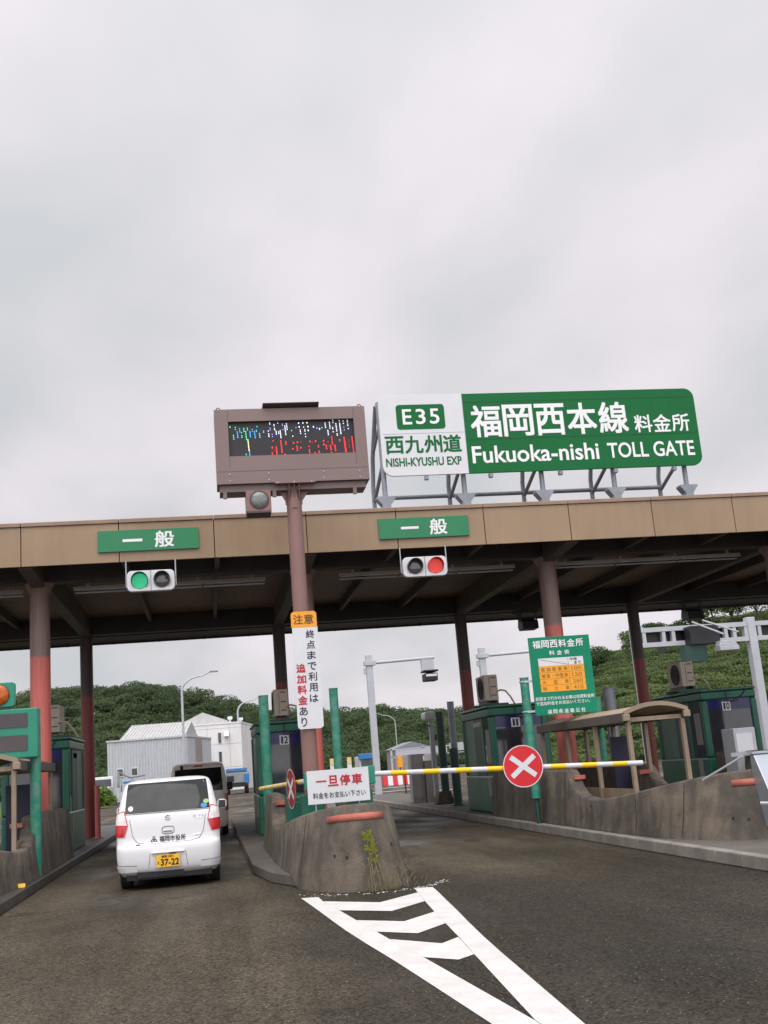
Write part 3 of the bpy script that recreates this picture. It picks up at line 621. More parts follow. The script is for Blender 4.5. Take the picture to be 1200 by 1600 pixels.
    for x in (.37, 2.72):
        v = MB(); pts = [(x+.03*math.cos(R(a)), Y+.05, 7.365+.03*math.sin(R(a))) for a in range(0, 361, 30)]; v.tube(pts, .008, 6); v.build('lifting_eye', 'led_edge', t)
    u = MB(); u.box(.34, 2.74, Y+.08, Y+.48, 5.965, 6.078); u.build('base_tray', 'led_case', t)
    for x in (.42, 1.22, 2.55):
        u = MB(); u.prism([(Y+.08, 5.964), (Y+.08, 5.86), (Y+.13, 5.86), (Y+.3, 5.964)], x-.03, x+.03, 'x'); u.build('arm_stub', 'led_case', t)
    p = MB(); p.cyl((1.54, 17.5, KH+.02), (1.54, 17.5, 5.9), .125, n=28); p.cyl((1.54, 17.5, KH), (1.54, 17.5, KH+.02), .2, n=28); p.build('pole', 'pole_brown', t)
    p = MB(); p.box(1.23, 1.89, Y-.05, Y+.45, 6.05, 6.078)
    p.prism([(1.27, 6.05), (1.40, 5.80), (1.40, 5.74), (1.42, 5.74), (1.42, 6.05)], Y+.19, Y+.21, 'y'); p.prism([(1.85, 6.05), (1.68, 5.80), (1.68, 5.74), (1.66, 5.74), (1.66, 6.05)], Y+.19, Y+.21, 'y')
    for x in (1.46, 1.54, 1.62): p.prism([(Y-.02, 6.05), (Y+.09, 5.80), (Y+.2, 5.80), (Y+.2, 6.05)], x-.008, x+.008, 'x')
    p.cyl((1.54, 17.5, 5.9), (1.54, 17.5, 6.05), .125, n=28); p.box(1.50, 1.58, Y+.06, Y+.08, 5.66, 5.675)
    p.build('mounting_bracket', 'pole_brown', t)
    b = MB()
    for x, zz in ((.51, 6.24), (.51, 6.13), (1.14, 6.235), (1.14, 6.125), (2.04, 6.235), (2.04, 6.13), (2.64, 6.225), (2.64, 6.12), (1.27, 6.064), (1.54, 6.064), (1.83, 6.064)):
        b.cyl((x, Y-.053 if zz < 6.08 else Y-.012, zz), (x, Y+.004, zz), .012, n=8)
    b.build('bolt', 'steel_white', t)
    f = MB(); f.box(.75, 1.155, Y+.02, Y+.4, 5.615, 5.96); fb = f.build('warning_lamp', 'pole_brown', t, bevel=.008)
    f = MB(); f.box(.76, 1.15, Y+.0, Y+.39, 5.585, 5.612); f.build('lamp_base', 'led_edge', fb)
    f = MB(); f.tube([(.965+.145*math.cos(R(a)), Y+.015, 5.80+.145*math.sin(R(a))) for a in range(0, 361, 15)], .012, 6); f.build('rim', 'led_edge', fb)
    rows = []
    for i in range(6):
        rr = .142*math.sin(R(18*i)); rows.append([(.965+rr*math.cos(2*math.pi*j/24), Y+.02-.06*math.cos(R(18*i)), 5.80+rr*math.sin(2*math.pi*j/24)) for j in range(25)])
    f = MB(); f.grid(rows); f.build('lens', mat('lens_grey_glass', (.17, .18, .175), .2, var=.35, vs=14), fb)
make_led()

# tall notice strapped to the pole
def make_notice():
    t = thing('notice_sign', (1.57, 17.36, 2.1), 'tall white notice with orange heading strapped to the brown pole', 'sign'); Y = 17.345
    p = MB(); x0, x1 = 1.355, 1.775
    p.prism([(x0+.015, 3.69)] + [(x0+.07-.055*math.cos(R(15*i)), 2.155-.055*math.sin(R(15*i))) for i in range(7)] + [(x1-.055+.055*math.sin(R(15*i)), 2.155-.055*math.cos(R(15*i))) for i in range(7)] + [(x1, 3.69)], Y, Y+.012, 'y'); p.build('panel', 'sign_white', t)
    p = MB(); p.prism([(x1-.005, 3.693), (x1-.005, 3.89)] + [(x1-.06+.055*math.cos(R(15*i)), 3.89+.055*math.sin(R(15*i))) for i in range(1, 7)] + [(x0+.06-.055*math.sin(R(15*i)), 3.89+.055*math.cos(R(15*i))) for i in range(7)] + [(x0+.005, 3.693)], Y, Y+.012, 'y'); p.build('heading', 'orange', t)
    text([('注', 1.40, 3.745, 1.545, 3.895), ('意', 1.57, 3.745, 1.715, 3.895)], 'lettering', 'ink_orange_dark', t, Y-.004, bold=.012)
    zs = [(3.515, 3.64), (3.345, 3.475), (3.185, 3.305), (3.01, 3.13), (2.84, 2.972), (2.672, 2.80), (2.51, 2.625)]
    text([(c, 1.585, a, 1.715, b) for c, (a, b) in zip('終点まで利用は', zs)] + [('あ', 1.41, 2.31, 1.535, 2.44), ('り', 1.43, 2.14, 1.515, 2.28)], 'lettering', 'ink', t, Y-.004, bold=.012)
    text([(c, 1.402, a, 1.54, b) for c, (a, b) in zip('追加料金', [(2.98, 3.11), (2.81, 2.94), (2.645, 2.775), (2.48, 2.61)])], 'lettering', 'ink_red', t, Y-.004, bold=.028)
    s = MB()
    for z_ in (2.4, 3.0, 3.6):
        s.tube([(1.54+.132*math.cos(R(a)), 17.5+.132*math.sin(R(a)), z_) for a in range(0, 361, 20)], .008, 6)
    s.build('strap', 'steel', t)
make_notice()

# stop sign board on the barrier
t = thing('stop_notice', (1.72, 15.4, KH), 'white board with red characters on thin legs above the middle barrier', 'sign')
p = MB(); p.box(1.295, 2.15, 15.40, 15.412, 1.015, 1.462); p.build('panel', 'sign_white', t)
text([(c, 1.42+i*.165, 1.243 if c != '一' else 1.305, 1.42+i*.165+.135, 1.378 if c != '一' else 1.322, .028) for i, c in enumerate('一旦停車')], 'lettering', 'ink_red', t, 15.396)
text([('料金をお支払い下さい', 1.365, 1.085, 2.09, 1.165, .008)], 'lettering', 'ink', t, 15.396)
for x in (1.40, 1.66, 2.0):
    p = MB(); p.cyl((x, 15.43, KH), (x, 15.43, 1.42), .008, n=8); p.build('leg', 'steel', t)

# ------------------------------------------------------------------ barrier gates
def round_sign(parent, c, nrm_dir, face='round_red'):
    c = Vector(c); n = Vector(nrm_dir).normalized(); u = n.cross(Vector((0, 0, 1))).normalized()*-1
    up = Vector((0, 0, 1)); r = .295
    d = MB(); d.cyl(c, c+n*.012, r, n=48); dd = d.build('round_sign', face, parent)
    rows = [[c+n*.0135+(u*math.cos(2*math.pi*j/48)+up*math.sin(2*math.pi*j/48))*q for j in range(49)] for q in (r-.012, r-.0005)]
    d = MB(); d.grid(rows); d.build('rim', 'sign_white', dd, recalc=False)
    d = MB(); a1 = R(38)
    for s_, off in ((1, .0150), (-1, .0165)):
        ax = u*math.cos(a1)+up*math.sin(a1)*s_; ay = u*-math.sin(a1)*s_+up*math.cos(a1)
        d.add([c+n*off+ax*a+ay*b for a, b in ((-.225, -.036), (.225, -.036), (.225, .036), (-.225, .036))], [(0, 1, 2, 3)])
    d.build('cross', 'sign_white', dd, smooth=False)
def arm(parent, p0, p1, n):
    p0 = Vector(p0); p1 = Vector(p1)
    for i in range(n):
        a = p0+(p1-p0)*(i/n); b = p0+(p1-p0)*((i+1)/n); m_ = MB(); m_.cyl(a, b, .037, n=14); m_.build('arm_band', 'yellow' if i % 2 else 'arm_white', parent)
t = thing('barrier_gate', (2.2, 15.7, KH), 'closed yellow and white striped barrier arm with a red cross disc', 'barrier gate', 'barrier gates on the toll islands')
b = MB(); b.box(1.90, 2.22, 15.62, 15.98, KH, 1.15); b.build('cabinet', 'booth', t, bevel=.015)
b = MB(); b.box(2.10, 2.265, 15.56, 15.74, 1.225, 1.47); b.box(2.12, 2.2, 15.65, 15.75, 1.15, 1.225); b.build('head', 'box_green', t, bevel=.01)
arm(t, (2.255, 15.6, 1.355), (6.21, 15.6, 1.195), 17)
round_sign(t, (4.40, 15.55, 1.29), (0, -1, 0))
t = thing('barrier_gate', (1.42, 16.4, KH), 'opened striped barrier arm swung along the lane, its disc seen edge on', 'barrier gate', 'barrier gates on the toll islands')
b = MB(); b.box(1.30, 1.60, 16.45, 16.8, KH, 1.13); b.build('cabinet', 'booth', t, bevel=.015)
b = MB(); b.box(1.34, 1.52, 16.35, 16.53, 1.19, 1.44); b.box(1.38, 1.46, 16.4, 16.5, 1.13, 1.19); b.build('head', 'box_green', t, bevel=.01)
arm(t, (1.36, 16.5, 1.32), (.85, 19.8, 1.22), 14)
round_sign(t, (1.20, 17.12, 1.22), (-.988, -.153, 0), 'round_shaded')

# green machine cabinet behind the pole
t = thing('gate_cabinet', (1.45, 18.1, KH), 'dark green control cabinet low behind the brown pole', 'cabinet')
b = MB(); b.box(1.17, 1.78, 17.95, 18.45, KH, 1.08); b.build('body', 'booth', t, bevel=.02)
b = MB(); b.box(1.2, 1.75, 17.935, 17.952, .3, 1.0); b.build('door', 'booth', t, bevel=.01)

# green guard posts
def gpost(name, x, y, z0, z1, r, m, lb, grp):
    t = thing(name, (x, y, z0), lb, 'post', grp)
    a = MB(); a.cyl((x, y, z0), (x, y, z1), r, n=20); a.build('post', m, t)
    a = MB(); a.cyl((x, y, z1), (x, y, z1+.015), r+.006, n=20); a.build('cap', m, t)
    a = MB(); a.cyl((x, y, z0), (x, y, z0+.02), r+.07, n=20); a.build('foot', m, t); return t
GP = 'green guard posts'
gpost('guard_post', 1.10, 22.3, KH, 2.98, .098, 'post_green', 'scuffed green guard post beside booth twelve', GP)
gpost('guard_post', 2.36, 20.9, KH, 2.93, .083, 'post_green', 'green guard post right of the tall white notice', GP)
gpost('guard_post', 7.85, 21.8, KH, 2.45, .10, 'post_green', 'green guard post behind the arched shelter', GP)

# ------------------------------------------------------------------ toll booths
def make_booth(x0, num, lb):
    t = thing('toll_booth', (x0, 25, KH), lb, 'booth', 'green toll booths on the islands'); W, D_, z0, z1 = 1.42, 2.9, KH, 2.53
    b = MB(); y0, y1 = 25.0, 25.0+D_; x1 = x0+W
    b.box(x0, x1, y0, y1, z0, 1.0)
    for xa, ya in ((x0, y0), (x1-.16, y0), (x0, y1-.16), (x1-.16, y1-.16)): b.box(xa, xa+.16, ya, ya+.16, 1.0, 2.33)
    b.box(x0, x1, y0, y1, 2.331, z1); b.build('shell', 'booth', t, bevel=.045)
    r = MB(); r.prism(rrect(x0-.03, x1+.03, 25.0-.04, y1+.04, .12), z1+.002, z1+.06, 'z'); r.build('roof', 'booth_light', t, bevel=.025)
    gl = MB(); gl.box(x0+.16, x1-.16, y0+.06, y0+.075, 1.001, 2.08); gl.build('front_window', 'glass', t)
    gl = MB(); gl.box(x0+.16, x1-.16, y0+.05, y0+.08, 2.082, 2.33); gl.build('sun_band', 'blue_film', t)
    for side, xx in ((-1, x0+.05), (1, x1-.065)):
        gl = MB(); gl.box(xx, xx+.015, y0+.16, y0+.85, 1.001, 2.33); gl.build('side_window', 'glass', t)
        p = MB(); p.box(xx-.02, xx+.035, y0+.85, y0+.97, 1.001, 2.33); p.build('door_frame', 'booth', t, bevel=.01)
        p = MB(); p.box(xx+.01*side, xx+.02+.01*side, y0+.97, y0+1.75, 1.001, 2.33); dd = p.build('door', 'post_dark', t)
        p = MB(); p.box(xx-.03 if side < 0 else xx, xx if side < 0 else xx+.03, y0+1.0, y0+1.7, 2.15, 2.26); p.build('door_light', 'ac', dd)
        p = MB(); p.box(xx-.01, xx+.03, y0+1.75, y1-.16, 1.001, 2.33); p.build('rear_panel', 'booth_light', t)
        if side < 0:
            p = MB(); p.box(xx-.012, xx-.002, y0+.28, y0+.62, 1.3, 2.05); p.build('notice_sheet', 'grey_cab', t)
        xs_ = x0-.012 if side < 0 else x1+.002
        p = MB(); p.box(xs_, xs_+.012, y0+.35, y0+.6, .55, .95); p.build('control_box', 'grey_cab', t, bevel=.004)
    i_ = MB(); i_.box(x0+.3, x1-.3, y0+.5, y0+1.0, 1.0, 1.06); i_.box(x0+.5, x0+.85, y0+.6, y0+.7, 1.06, 1.4); i_.build('counter', 'black', t)
    c = MB(); cy = [(y0-.02, 2.5), (y0-.06, 2.42), (y0-.045, 2.3)]
    c.tube([(x0+W*.45, a, z_) for a, z_ in cy] + [(x0+W*.6, y0-.05, 2.26), (x0+W*.75, y0-.03, 2.42), (x0+W*.8, y0-.02, 2.5)], .012, 6); c.build('cable', 'black', t)
    if num:
        p = MB(); p.box(x0+.53, x0+.74, y0+.028, y0+.045, 2.06, 2.27); pl = p.build('number_plate', 'sign_white', t)
        if num == '11': its = [('1', x0+.565, 2.085, x0+.62, 2.245), ('1', x0+.645, 2.085, x0+.70, 2.245)]
        else: its = [(num[0], x0+.56, 2.085, x0+.61, 2.245), (num[1], x0+.63, 2.085, x0+.715, 2.245)]
        text(its, 'numeral', 'black', pl, y0+.024, bold=.03)
    return t
make_booth(6.38, '11', 'green toll booth numbered eleven, left of the fare sign')
make_booth(1.02, '12', 'green toll booth numbered twelve, behind the middle barrier')
make_booth(11.62, '10', 'green toll booth numbered ten, behind the arched shelter')
make_booth(-4.42, '', 'green toll booth at left behind the first red column')
def make_ac(x, y, lb):
    t = thing('air_conditioner', (x, y, 2.6), lb, 'air conditioner', 'outdoor units on the booth roofs')
    b = MB(); b.box(x, x+.34, y, y+.82, 2.74, 3.36); b.build('casing', 'ac', t, bevel=.025)
    g_ = MB()
    for rr in (.06, .11, .16, .21, .255): g_.tube([(x-.012, y+.36+rr*math.cos(R(a)), 3.05+rr*math.sin(R(a))) for a in range(0, 361, 15)], .005, 5)
    g_.cyl((x-.004, y+.36, 3.05), (x+.002, y+.36, 3.05), .26, n=30); g_.build('fan_grille', 'girder_dark', t)
    g_ = MB()
    for zz in (2.87, 3.07, 3.29): g_.box(x+.16, x+.29, y-.006, y+.004, zz-.012, zz+.012)
    g_.box(x+.12, x+.13, y-.004, y+.002, 2.8, 3.3); g_.build('service_cover', 'girder_dark', t)
    g_ = MB(); g_.box(x-.12, x+.55, y-.05, y+.03, 2.60, 2.67); g_.box(x-.12, x+.55, y+.75, y+.83, 2.60, 2.67)
    for xx in (x+.02, x+.27): g_.box(xx, xx+.05, y-.02, y+.8, 2.672, 2.735)
    g_.build('stand', 'post_dark', t)
    p = MB(); p.tube([(x+.3, y-.02, 2.95), (x+.38, y-.06, 2.98), (x+.5, y-.06, 2.95), (x+.62, y-.04, 2.80), (x+.72, y, 2.62)], .022, 8); p.build('hose', 'ac', t)
make_ac(6.60, 26, 'beige outdoor unit on the roof of booth eleven')
make_ac(1.52, 26, 'beige outdoor unit on the roof of booth twelve')
make_ac(11.66, 26, 'beige outdoor unit on the roof of booth ten')
make_ac(-3.65, 26, 'beige outdoor unit on the booth roof at left behind the red column')

# ------------------------------------------------------------------ fare sign
t = thing('fare_sign', (6.1, 20.5, KH), 'green fare table sign with orange price rows on a green post', 'sign')
a = MB(); a.cyl((6.03, 20.6, .62), (6.03, 20.6, 2.86), .085, n=20); a.build('post', 'post_green', t)
a = MB(); a.cyl((6.03, 20.6, KH), (6.03, 20.6, .62), .045, n=14); a.build('post_stub', 'post_dark', t)
a = MB(); a.cyl((6.03, 20.6, 2.86), (6.03, 20.6, 2.875), .09, n=20); a.build('cap', 'frame_grey', t)
for zz in (2.22, 2.79):
    a = MB(); a.tube([(6.03+.09*math.cos(R(q)), 20.6+.09*math.sin(R(q)), zz) for q in range(0, 361, 20)], .014, 6); a.box(6.0, 6.5, 20.50, 20.515, zz-.02, zz+.02); a.build('clamp', 'steel_white', t)
Y = 20.47; p = MB(); p.box(6.155, 7.385, Y, Y+.025, 2.13, 3.615); p.build('panel', 'fare_green', t)
p = MB(); p.box(6.31, 7.215, Y-.004, Y-.001, 3.055, 3.205); p.build('table_heading', 'sign_white', t)
p = MB(); p.box(6.31, 7.215, Y-.004, Y-.001, 2.563, 3.053); p.build('price_rows', 'orange', t)
p = MB()
for i in range(1, 4): p.box(6.31, 7.215, Y-.006, Y-.005, 2.563+i*.1225-.003, 2.563+i*.1225+.003)
p.box(6.905, 6.911, Y-.006, Y-.005, 2.563, 3.205); p.add([(6.33, Y-.006, 3.19), (6.325, Y-.006, 3.182), (6.89, Y-.006, 3.065), (6.895, Y-.006, 3.073)], [(0, 1, 2, 3)]); p.build('table_line', 'ink_brown', t, smooth=False)
text([(c, 6.235+i*.174, 3.405, 6.235+i*.174+.148, 3.55, .015) for i, c in enumerate('福岡西料金所')] + [(c, 6.55+i*.15, 3.26, 6.55+i*.15+.105, 3.345, .01) for i, c in enumerate('料金表')] +
     [('前原まで行かれるお車は前原料金所', 6.18, 2.405, 7.355, 2.475, .008), ('で追加料金をお支払いください。', 6.18, 2.315, 7.25, 2.385, .008)] +
     [(c, 6.39+i*.112, 2.145, 6.39+i*.112+.08, 2.225, .01) for i, c in enumerate('福岡県道路公社')], 'lettering', 'letter_white', t, Y-.004)
text([('今宿', 6.935, 3.135, 7.085, 3.19, .008), ('まで', 7.03, 3.065, 7.165, 3.12, .008)], 'lettering', 'ink', t, Y-.007)
rows = ['軽自動車等', '普通・中型車', '大型車', '特大車']
its = []
for i, (r_, n_) in enumerate(zip(rows, ('100', '150', '260', '410'))):
    zb = 2.563+(3-i)*.1225+.022
    for j, c in enumerate(r_):
        w = .075; xx = 6.35+(.45)*j/(len(r_)-1)
        its.append((c, xx, zb, xx+w, zb+.075, .008) if c != '・' else (c, xx+.028, zb+.03, xx+.045, zb+.047))
    its.append((n_, 6.96, zb, 7.16, zb+.075, .01))
text(its, 'lettering', 'ink_brown', t, Y-.007)

# ------------------------------------------------------------------ arched shelters over the stairs
def make_shelter(x0, x1, y0, y1, lb):
    t = thing('stair_shelter', ((x0+x1)/2, y0, KH), lb, 'shelter', 'arched shelters on the islands')
    n = 10; xm = (x0+x1)/2; hw = (x1-x0)/2
    zf = lambda u: 1.97+.13*(1-u*u)
    rows = []
    for yy in (y0, y1): rows.append([(xm+hw*(-1+2*i/n), yy, zf(-1+2*i/n)) for i in range(n+1)])
    r = MB(); r.grid(rows); o = r.build('roof_sheet', 'shelter_roof', t); md = o.modifiers.new('s', 'SOLIDIFY'); md.thickness = .03
    e_ = MB()
    for xx in (x0-.03, x1-.05): e_.box(xx, xx+.08, y0+.02, y1, 1.83, 1.985)
    e_.build('gutter', 'girder', t, bevel=.01)
    e_ = MB(); pts = [(xm+(hw+.03)*(-1+2*i/n), zf(-1+2*i/n)+.035) for i in range(n+1)]; pts += [(xm+(hw+.03)*(1-2*i/n), zf(1-2*i/n)-.035) for i in range(n+1)]
    e_.prism(pts, y0-.04, y0+.019, 'y'); e_.build('arch_edge', 'shelter_roof', t)
    for xx in (x0-.06, x1-.06):
        e_ = MB(); e_.box(xx, xx+.12, y0-.05, y0+.015, 1.845, 1.955); e_.build('corner_bracket', 'shelter_roof', t, bevel=.01)
    k = int((y1-y0)/1.45)+1
    for i in range(k):
        yy = y0+.08+i*(y1-y0-.16)/(k-1)
        for xx in (x0+.02, x1-.09):
            e_ = MB(); e_.box(xx, xx+.07, yy-.045, yy+.045, KH, 1.828); e_.build('post', 'beige_frame', t, bevel=.008)
        e_ = MB(); e_.box(x0+.06, x1-.06, yy-.02, yy+.02, 1.83, 1.90); e_.build('rafter', 'beige_frame', t)
    e_ = MB()
    for xx in (x0+.04, x1-.07): e_.box(xx, xx+.03, y0+.13, y1-.13, KH, .75)
    e_.build('side_panel', 'beige_frame', t)
    e_ = MB(); e_.box(xm+.02, x1-.1, y0+2.3, y0+2.34, KH, 1.62); e_.build('partition', 'blue_dark', t)
make_shelter(6.80, 7.86, 17.55, 22.6, 'beige arched stair shelter on the right island behind the striped arm')
make_shelter(-4.15, -2.98, 18.2, 22.4, 'beige stair shelter at the left edge below the green message board')

# ------------------------------------------------------------------ variable sign at the left edge
t = thing('lane_message_sign', (-3.4, 19, KH), 'green framed message sign with two blank dark panels at left edge', 'message board')
p = MB(); p.cyl((-2.84, 19.15, KH), (-2.84, 19.15, 2.82), .088, n=20); p.build('post', 'post_green', t)
p = MB(); p.box(-4.3, -2.76, 18.9, 19.04, 2.03, 2.83); p.build('frame', 'box_green', t, bevel=.02)
for a_, b_ in ((2.53, 2.755), (2.15, 2.40)):
    p = MB(); p.box(-4.15, -2.925, 18.885, 18.902, a_, b_); p.build('display', mat('display_blank', (.06, .052, .056), .35), t)
t = thing('warning_light', (-3.5, 19, 2.85), 'round amber warning lamp in green box on top of the left message sign', 'lamp')
p = MB(); p.prism(rrect(-3.62, -3.125, 2.87, 3.27, .05), 18.9, 19.05, 'y'); p.build('box', 'box_green', t, bevel=.01)
p = MB(); p.cyl((-3.375, 18.885, 3.07), (-3.375, 18.9, 3.07), .172, n=32); p.build('rim', 'black', t)
rows = []
for i in range(6):
    rr = .165*math.sin(R(18*i)); rows.append([(-3.375+rr*math.cos(2*math.pi*j/24), 18.885-.05*math.cos(R(18*i)), 3.07+rr*math.sin(2*math.pi*j/24)) for j in range(25)])
p = MB(); p.grid(rows); p.build('lens', 'lens_amber', t)
p = MB(); p.box(-3.55, -3.2, 18.92, 19.03, 2.832, 2.868); p.build('bracket', 'post_dark', t)

# ------------------------------------------------------------------ cars built as lofted shells
class Shell:
    def __init__(s, lv, rr, rf, crown): s.lv = np.array(lv, float); s.rr = rr; s.rf = rf; s.cr = crown
    def par(s, z): return [float(np.interp(z, s.lv[:, 0], s.lv[:, i])) for i in (1, 2, 3)]
    def path(s, z):
        w, yr, yf = s.par(z); rr = min(s.rr, w*.9); rf = min(s.rf, w*.9); p = []
        for i in range(9): x = (w-rr)*i/8; p.append((x, yr+s.cr*(x/w)**2))
        b = yr+s.cr*((w-rr)/w)**2
        for i in range(1, 9): a = R(90*i/8); p.append((w-rr+rr*math.sin(a), b+rr*(1-math.cos(a))))
        for i in range(1, 15): p.append((w, b+rr+(yf-rf-b-rr)*i/14))
        for i in range(1, 9): a = R(90*i/8); p.append((w-rf+rf*math.cos(a), yf-rf+rf*math.sin(a)))
        for i in range(1, 6): p.append(((w-rf)*(1-i/5), yf))
        return np.array(p)
    def pt(s, sv, z, off=0.):
        p = s.path(z); d = np.r_[0, np.cumsum(np.hypot(*np.diff(p, axis=0).T))]; a = abs(sv); sg = 1 if sv >= 0 else -1
        f = lambda q: np.array([np.interp(q, d, p[:, 0]), np.interp(q, d, p[:, 1])])
        c = f(a); tg = f(a+.01)-f(max(0, a-.01)); tg /= np.hypot(*tg)+1e-9; n = np.array([tg[1], -tg[0]])
        dz = .02; p2 = s.path(z+dz); d2 = np.r_[0, np.cumsum(np.hypot(*np.diff(p2, axis=0).T))]; k = min(a, d2[-1])
        c2 = np.array([np.interp(k, d2, p2[:, 0]), np.interp(k, d2, p2[:, 1])]); sl_ = float(np.dot(c-c2, n)/dz)
        nv = Vector((n[0], n[1], sl_)).normalized()
        return (sg*(c[0]+nv[0]*off), c[1]+nv[1]*off, z+nv[2]*off)
    def mesh(s, X, Y, zs):
        mb = MB(); rows = []
        for z in zs:
            p = s.path(z); full = [(x, y) for x, y in p]+[(-x, y) for x, y in p[-2:0:-1]]; full.append(full[0])
            rows.append([(X+x, Y+y, z) for x, y in full])
        mb.grid(rows); mb.add(rows[0][:-1], [tuple(range(len(rows[0])-1))]); mb.add(rows[-1][:-1], [tuple(range(len(rows[-1])-1))])
        return mb
    def patch(s, X, Y, poly, off, n=14, m=10):
        """poly: function v in 0..1 -> (s0, s1, z0/z1 pair) given as four corners bilinear"""
        (a0, az0), (b0, bz0), (b1, bz1), (a1, az1) = poly; mb = MB(); rows = []
        for i in range(m+1):
            v = i/m; row = []
            for j in range(n+1):
                u = j/n; sv = (a0*(1-u)+b0*u)*(1-v)+(a1*(1-u)+b1*u)*v; z = (az0*(1-u)+bz0*u)*(1-v)+(az1*(1-u)+bz1*u)*v
                q = s.pt(sv, z, off); row.append((X+q[0], Y+q[1], q[2]))
            rows.append(row)
        mb.grid(rows); return mb
    def line(s, X, Y, pts, w, off):
        mb = MB(); path = []
        for (s0, z0), (s1, z1) in zip(pts[:-1], pts[1:]):
            for i in range(8): path.append((s0+(s1-s0)*i/8, z0+(z1-z0)*i/8))
        path.append(pts[-1]); mb.tube([(lambda q: (X+q[0], Y+q[1], q[2]))(s.pt(a, b, off)) for a, b in path], w, 6); return mb
def wheel(t, x, y, r, w, name='wheel'):
    a = MB(); a.cyl((x-w/2, y, r), (x+w/2, y, r), r, n=32); o = a.build(name, 'rubber', t, bevel=.02)
    a = MB(); a.cyl((x-w/2-.004, y, r), (x+w/2+.004, y, r), r*.6, n=24); a.build('rim', 'frame_grey', o)

def make_kei():
    X, Y = -.640, 16.62
    t = thing('hatchback_car', (X, Y+1.6, 0), 'small white hatchback waiting in the left lane, yellow number plate', 'car')
    S = Shell([(.19, .66, .14, 3.25), (.26, .705, .035, 3.34), (.34, .728, .012, 3.38), (.45, .737, .0, 3.39), (.57, .739, .0, 3.38), (.605, .738, .012, 3.37), (.63, .737, .040, 3.36), (.66, .737, .052, 3.34), (.8, .738, .058, 3.25), (.9, .735, .062, 3.05), (.96, .731, .068, 2.75), (1.02, .724, .078, 2.4), (1.07, .715, .095, 2.28), (1.2, .69, .16, 2.06), (1.35, .656, .245, 1.82), (1.43, .632, .30, 1.70), (1.47, .612, .335, 1.64), (1.495, .585, .375, 1.58), (1.515, .53, .45, 1.5), (1.527, .44, .56, 1.4), (1.533, .3, .72, 1.25)], .155, .3, .03)
    zs = [.19, .22, .26, .3, .34, .40, .45, .52, .57, .59, .605, .618, .63, .645, .66, .73, .8, .85, .9, .93, .96, .99, 1.02, 1.045, 1.07, 1.13, 1.2, 1.28, 1.35, 1.4, 1.43, 1.45, 1.47, 1.483, 1.495, 1.506, 1.515, 1.522, 1.527, 1.531, 1.533]
    S.mesh(X, Y, zs).build('body', 'car_white', t, ang=60)
    w = S.patch(X, Y, ((-.605, 1.062), (.605, 1.062), (.575, 1.468), (-.575, 1.468)), .006); rw = w.build('rear_window', 'glass_car', t)
    for a in (1, -1):
        S.patch(X, Y, ((a*.90, 1.03), (a*1.72, 1.03), (a*1.60, 1.40), (a*.88, 1.40)), .006).build('side_window', 'glass_car', t)
        S.patch(X, Y, ((a*1.78, 1.03), (a*2.5, 1.03), (a*2.05, 1.40), (a*1.66, 1.40)), .006).build('side_window', 'glass_car', t)
        o = S.patch(X, Y, ((a*.615, .745), (a*.85, .76), (a*.875, .92), (a*.565, .905)), .012).build('tail_light', 'lamp_red', t)
        S.patch(X, Y, ((a*.575, .907), (a*.862, .922), (a*.80, 1.05), (a*.618, 1.085)), .015).build('clear_lens', 'lamp_clear', o)
        S.patch(X, Y, ((a*.565, .905), (a*.875, .92), (a*.805, 1.06), (a*.61, 1.105)), .012).build('upper_lens', 'lamp_red', o)
        S.patch(X, Y, ((a*.44, .262), (a*.86, .262), (a*.88, .36), (a*.45, .34)), .012).build('bumper_corner', 'car_white', t)
        S.line(X, Y, [(a*.45, .345), (a*.9, .365)], .004, .003).build('bumper_line', 'seam', t)
        for yy in (.68, 2.72): wheel(t, X+a*.635, Y+yy, .283, .165)
        m_ = MB(); mx_ = X+a*.80; m_.prism(rrect(mx_-.075, mx_+.075, .985, 1.13, .05), Y+2.02, Y+2.09, 'y'); mm = m_.build('door_mirror', 'car_white', t, bevel=.012)
        m_ = MB(); m_.box(mx_-.055, mx_+.055, Y+2.013, Y+2.021, 1.0, 1.115); m_.build('mirror_glass', 'glass', mm)
    S.line(X, Y, [(-.54, .98), (-.50, .75), (-.44, .655), (-.30, .628), (.30, .628), (.44, .655), (.50, .75), (.54, .98)], .0035, .001).build('tailgate_gap', 'seam', t)
    S.line(X, Y, [(-.61, 1.05), (.61, 1.05)], .004, .003).build('window_seal', 'seam', t)
    S.line(X, Y, [(-.57, 1.47), (.57, 1.47)], .006, .004).build('window_seal', 'seam', t)
    h = MB(); fn = lambda x, z_, o=.004: (lambda q: (X+q[0], Y+q[1], q[2]))(S.pt(x-X, z_, o))
    pts = [(fn(-.64+(.085)*math.copysign(min(1, abs(math.cos(R(a)))**.5), math.cos(R(a))), .80+.05*math.copysign(abs(math.sin(R(a)))**.5, math.sin(R(a))), .003)) for a in range(0, 361, 12)]
    h.tube(pts, .004, 6); h.build('handle_recess', 'seam', t)
    h = MB(); q = fn(-.645, .788, 0); h.box(q[0]-.062, q[0]+.062, q[1]-.018, q[1]+.01, q[2]-.006, q[2]+.006); h.build('tailgate_handle', 'frame_grey', t, bevel=.003)
    # plate
    p = MB(); p.box(-.815, -.485, Y-.030, Y-.022, .300, .468); pl = p.build('number_plate', 'plate_yellow', t)
    text([('37-22', -.755, .318, -.497, .412, .03), ('え', -.80, .345, -.77, .38), ('福岡', -.742, .43, -.665, .460), ('581', -.650, .43, -.575, .459, .01)], 'plate_lettering', 'black', pl, Y-.034)
    p = MB(); p.box(-.88, -.42, Y-.035, Y+.02, .492, .51); p.build('plate_lip', 'car_white', t, bevel=.006)
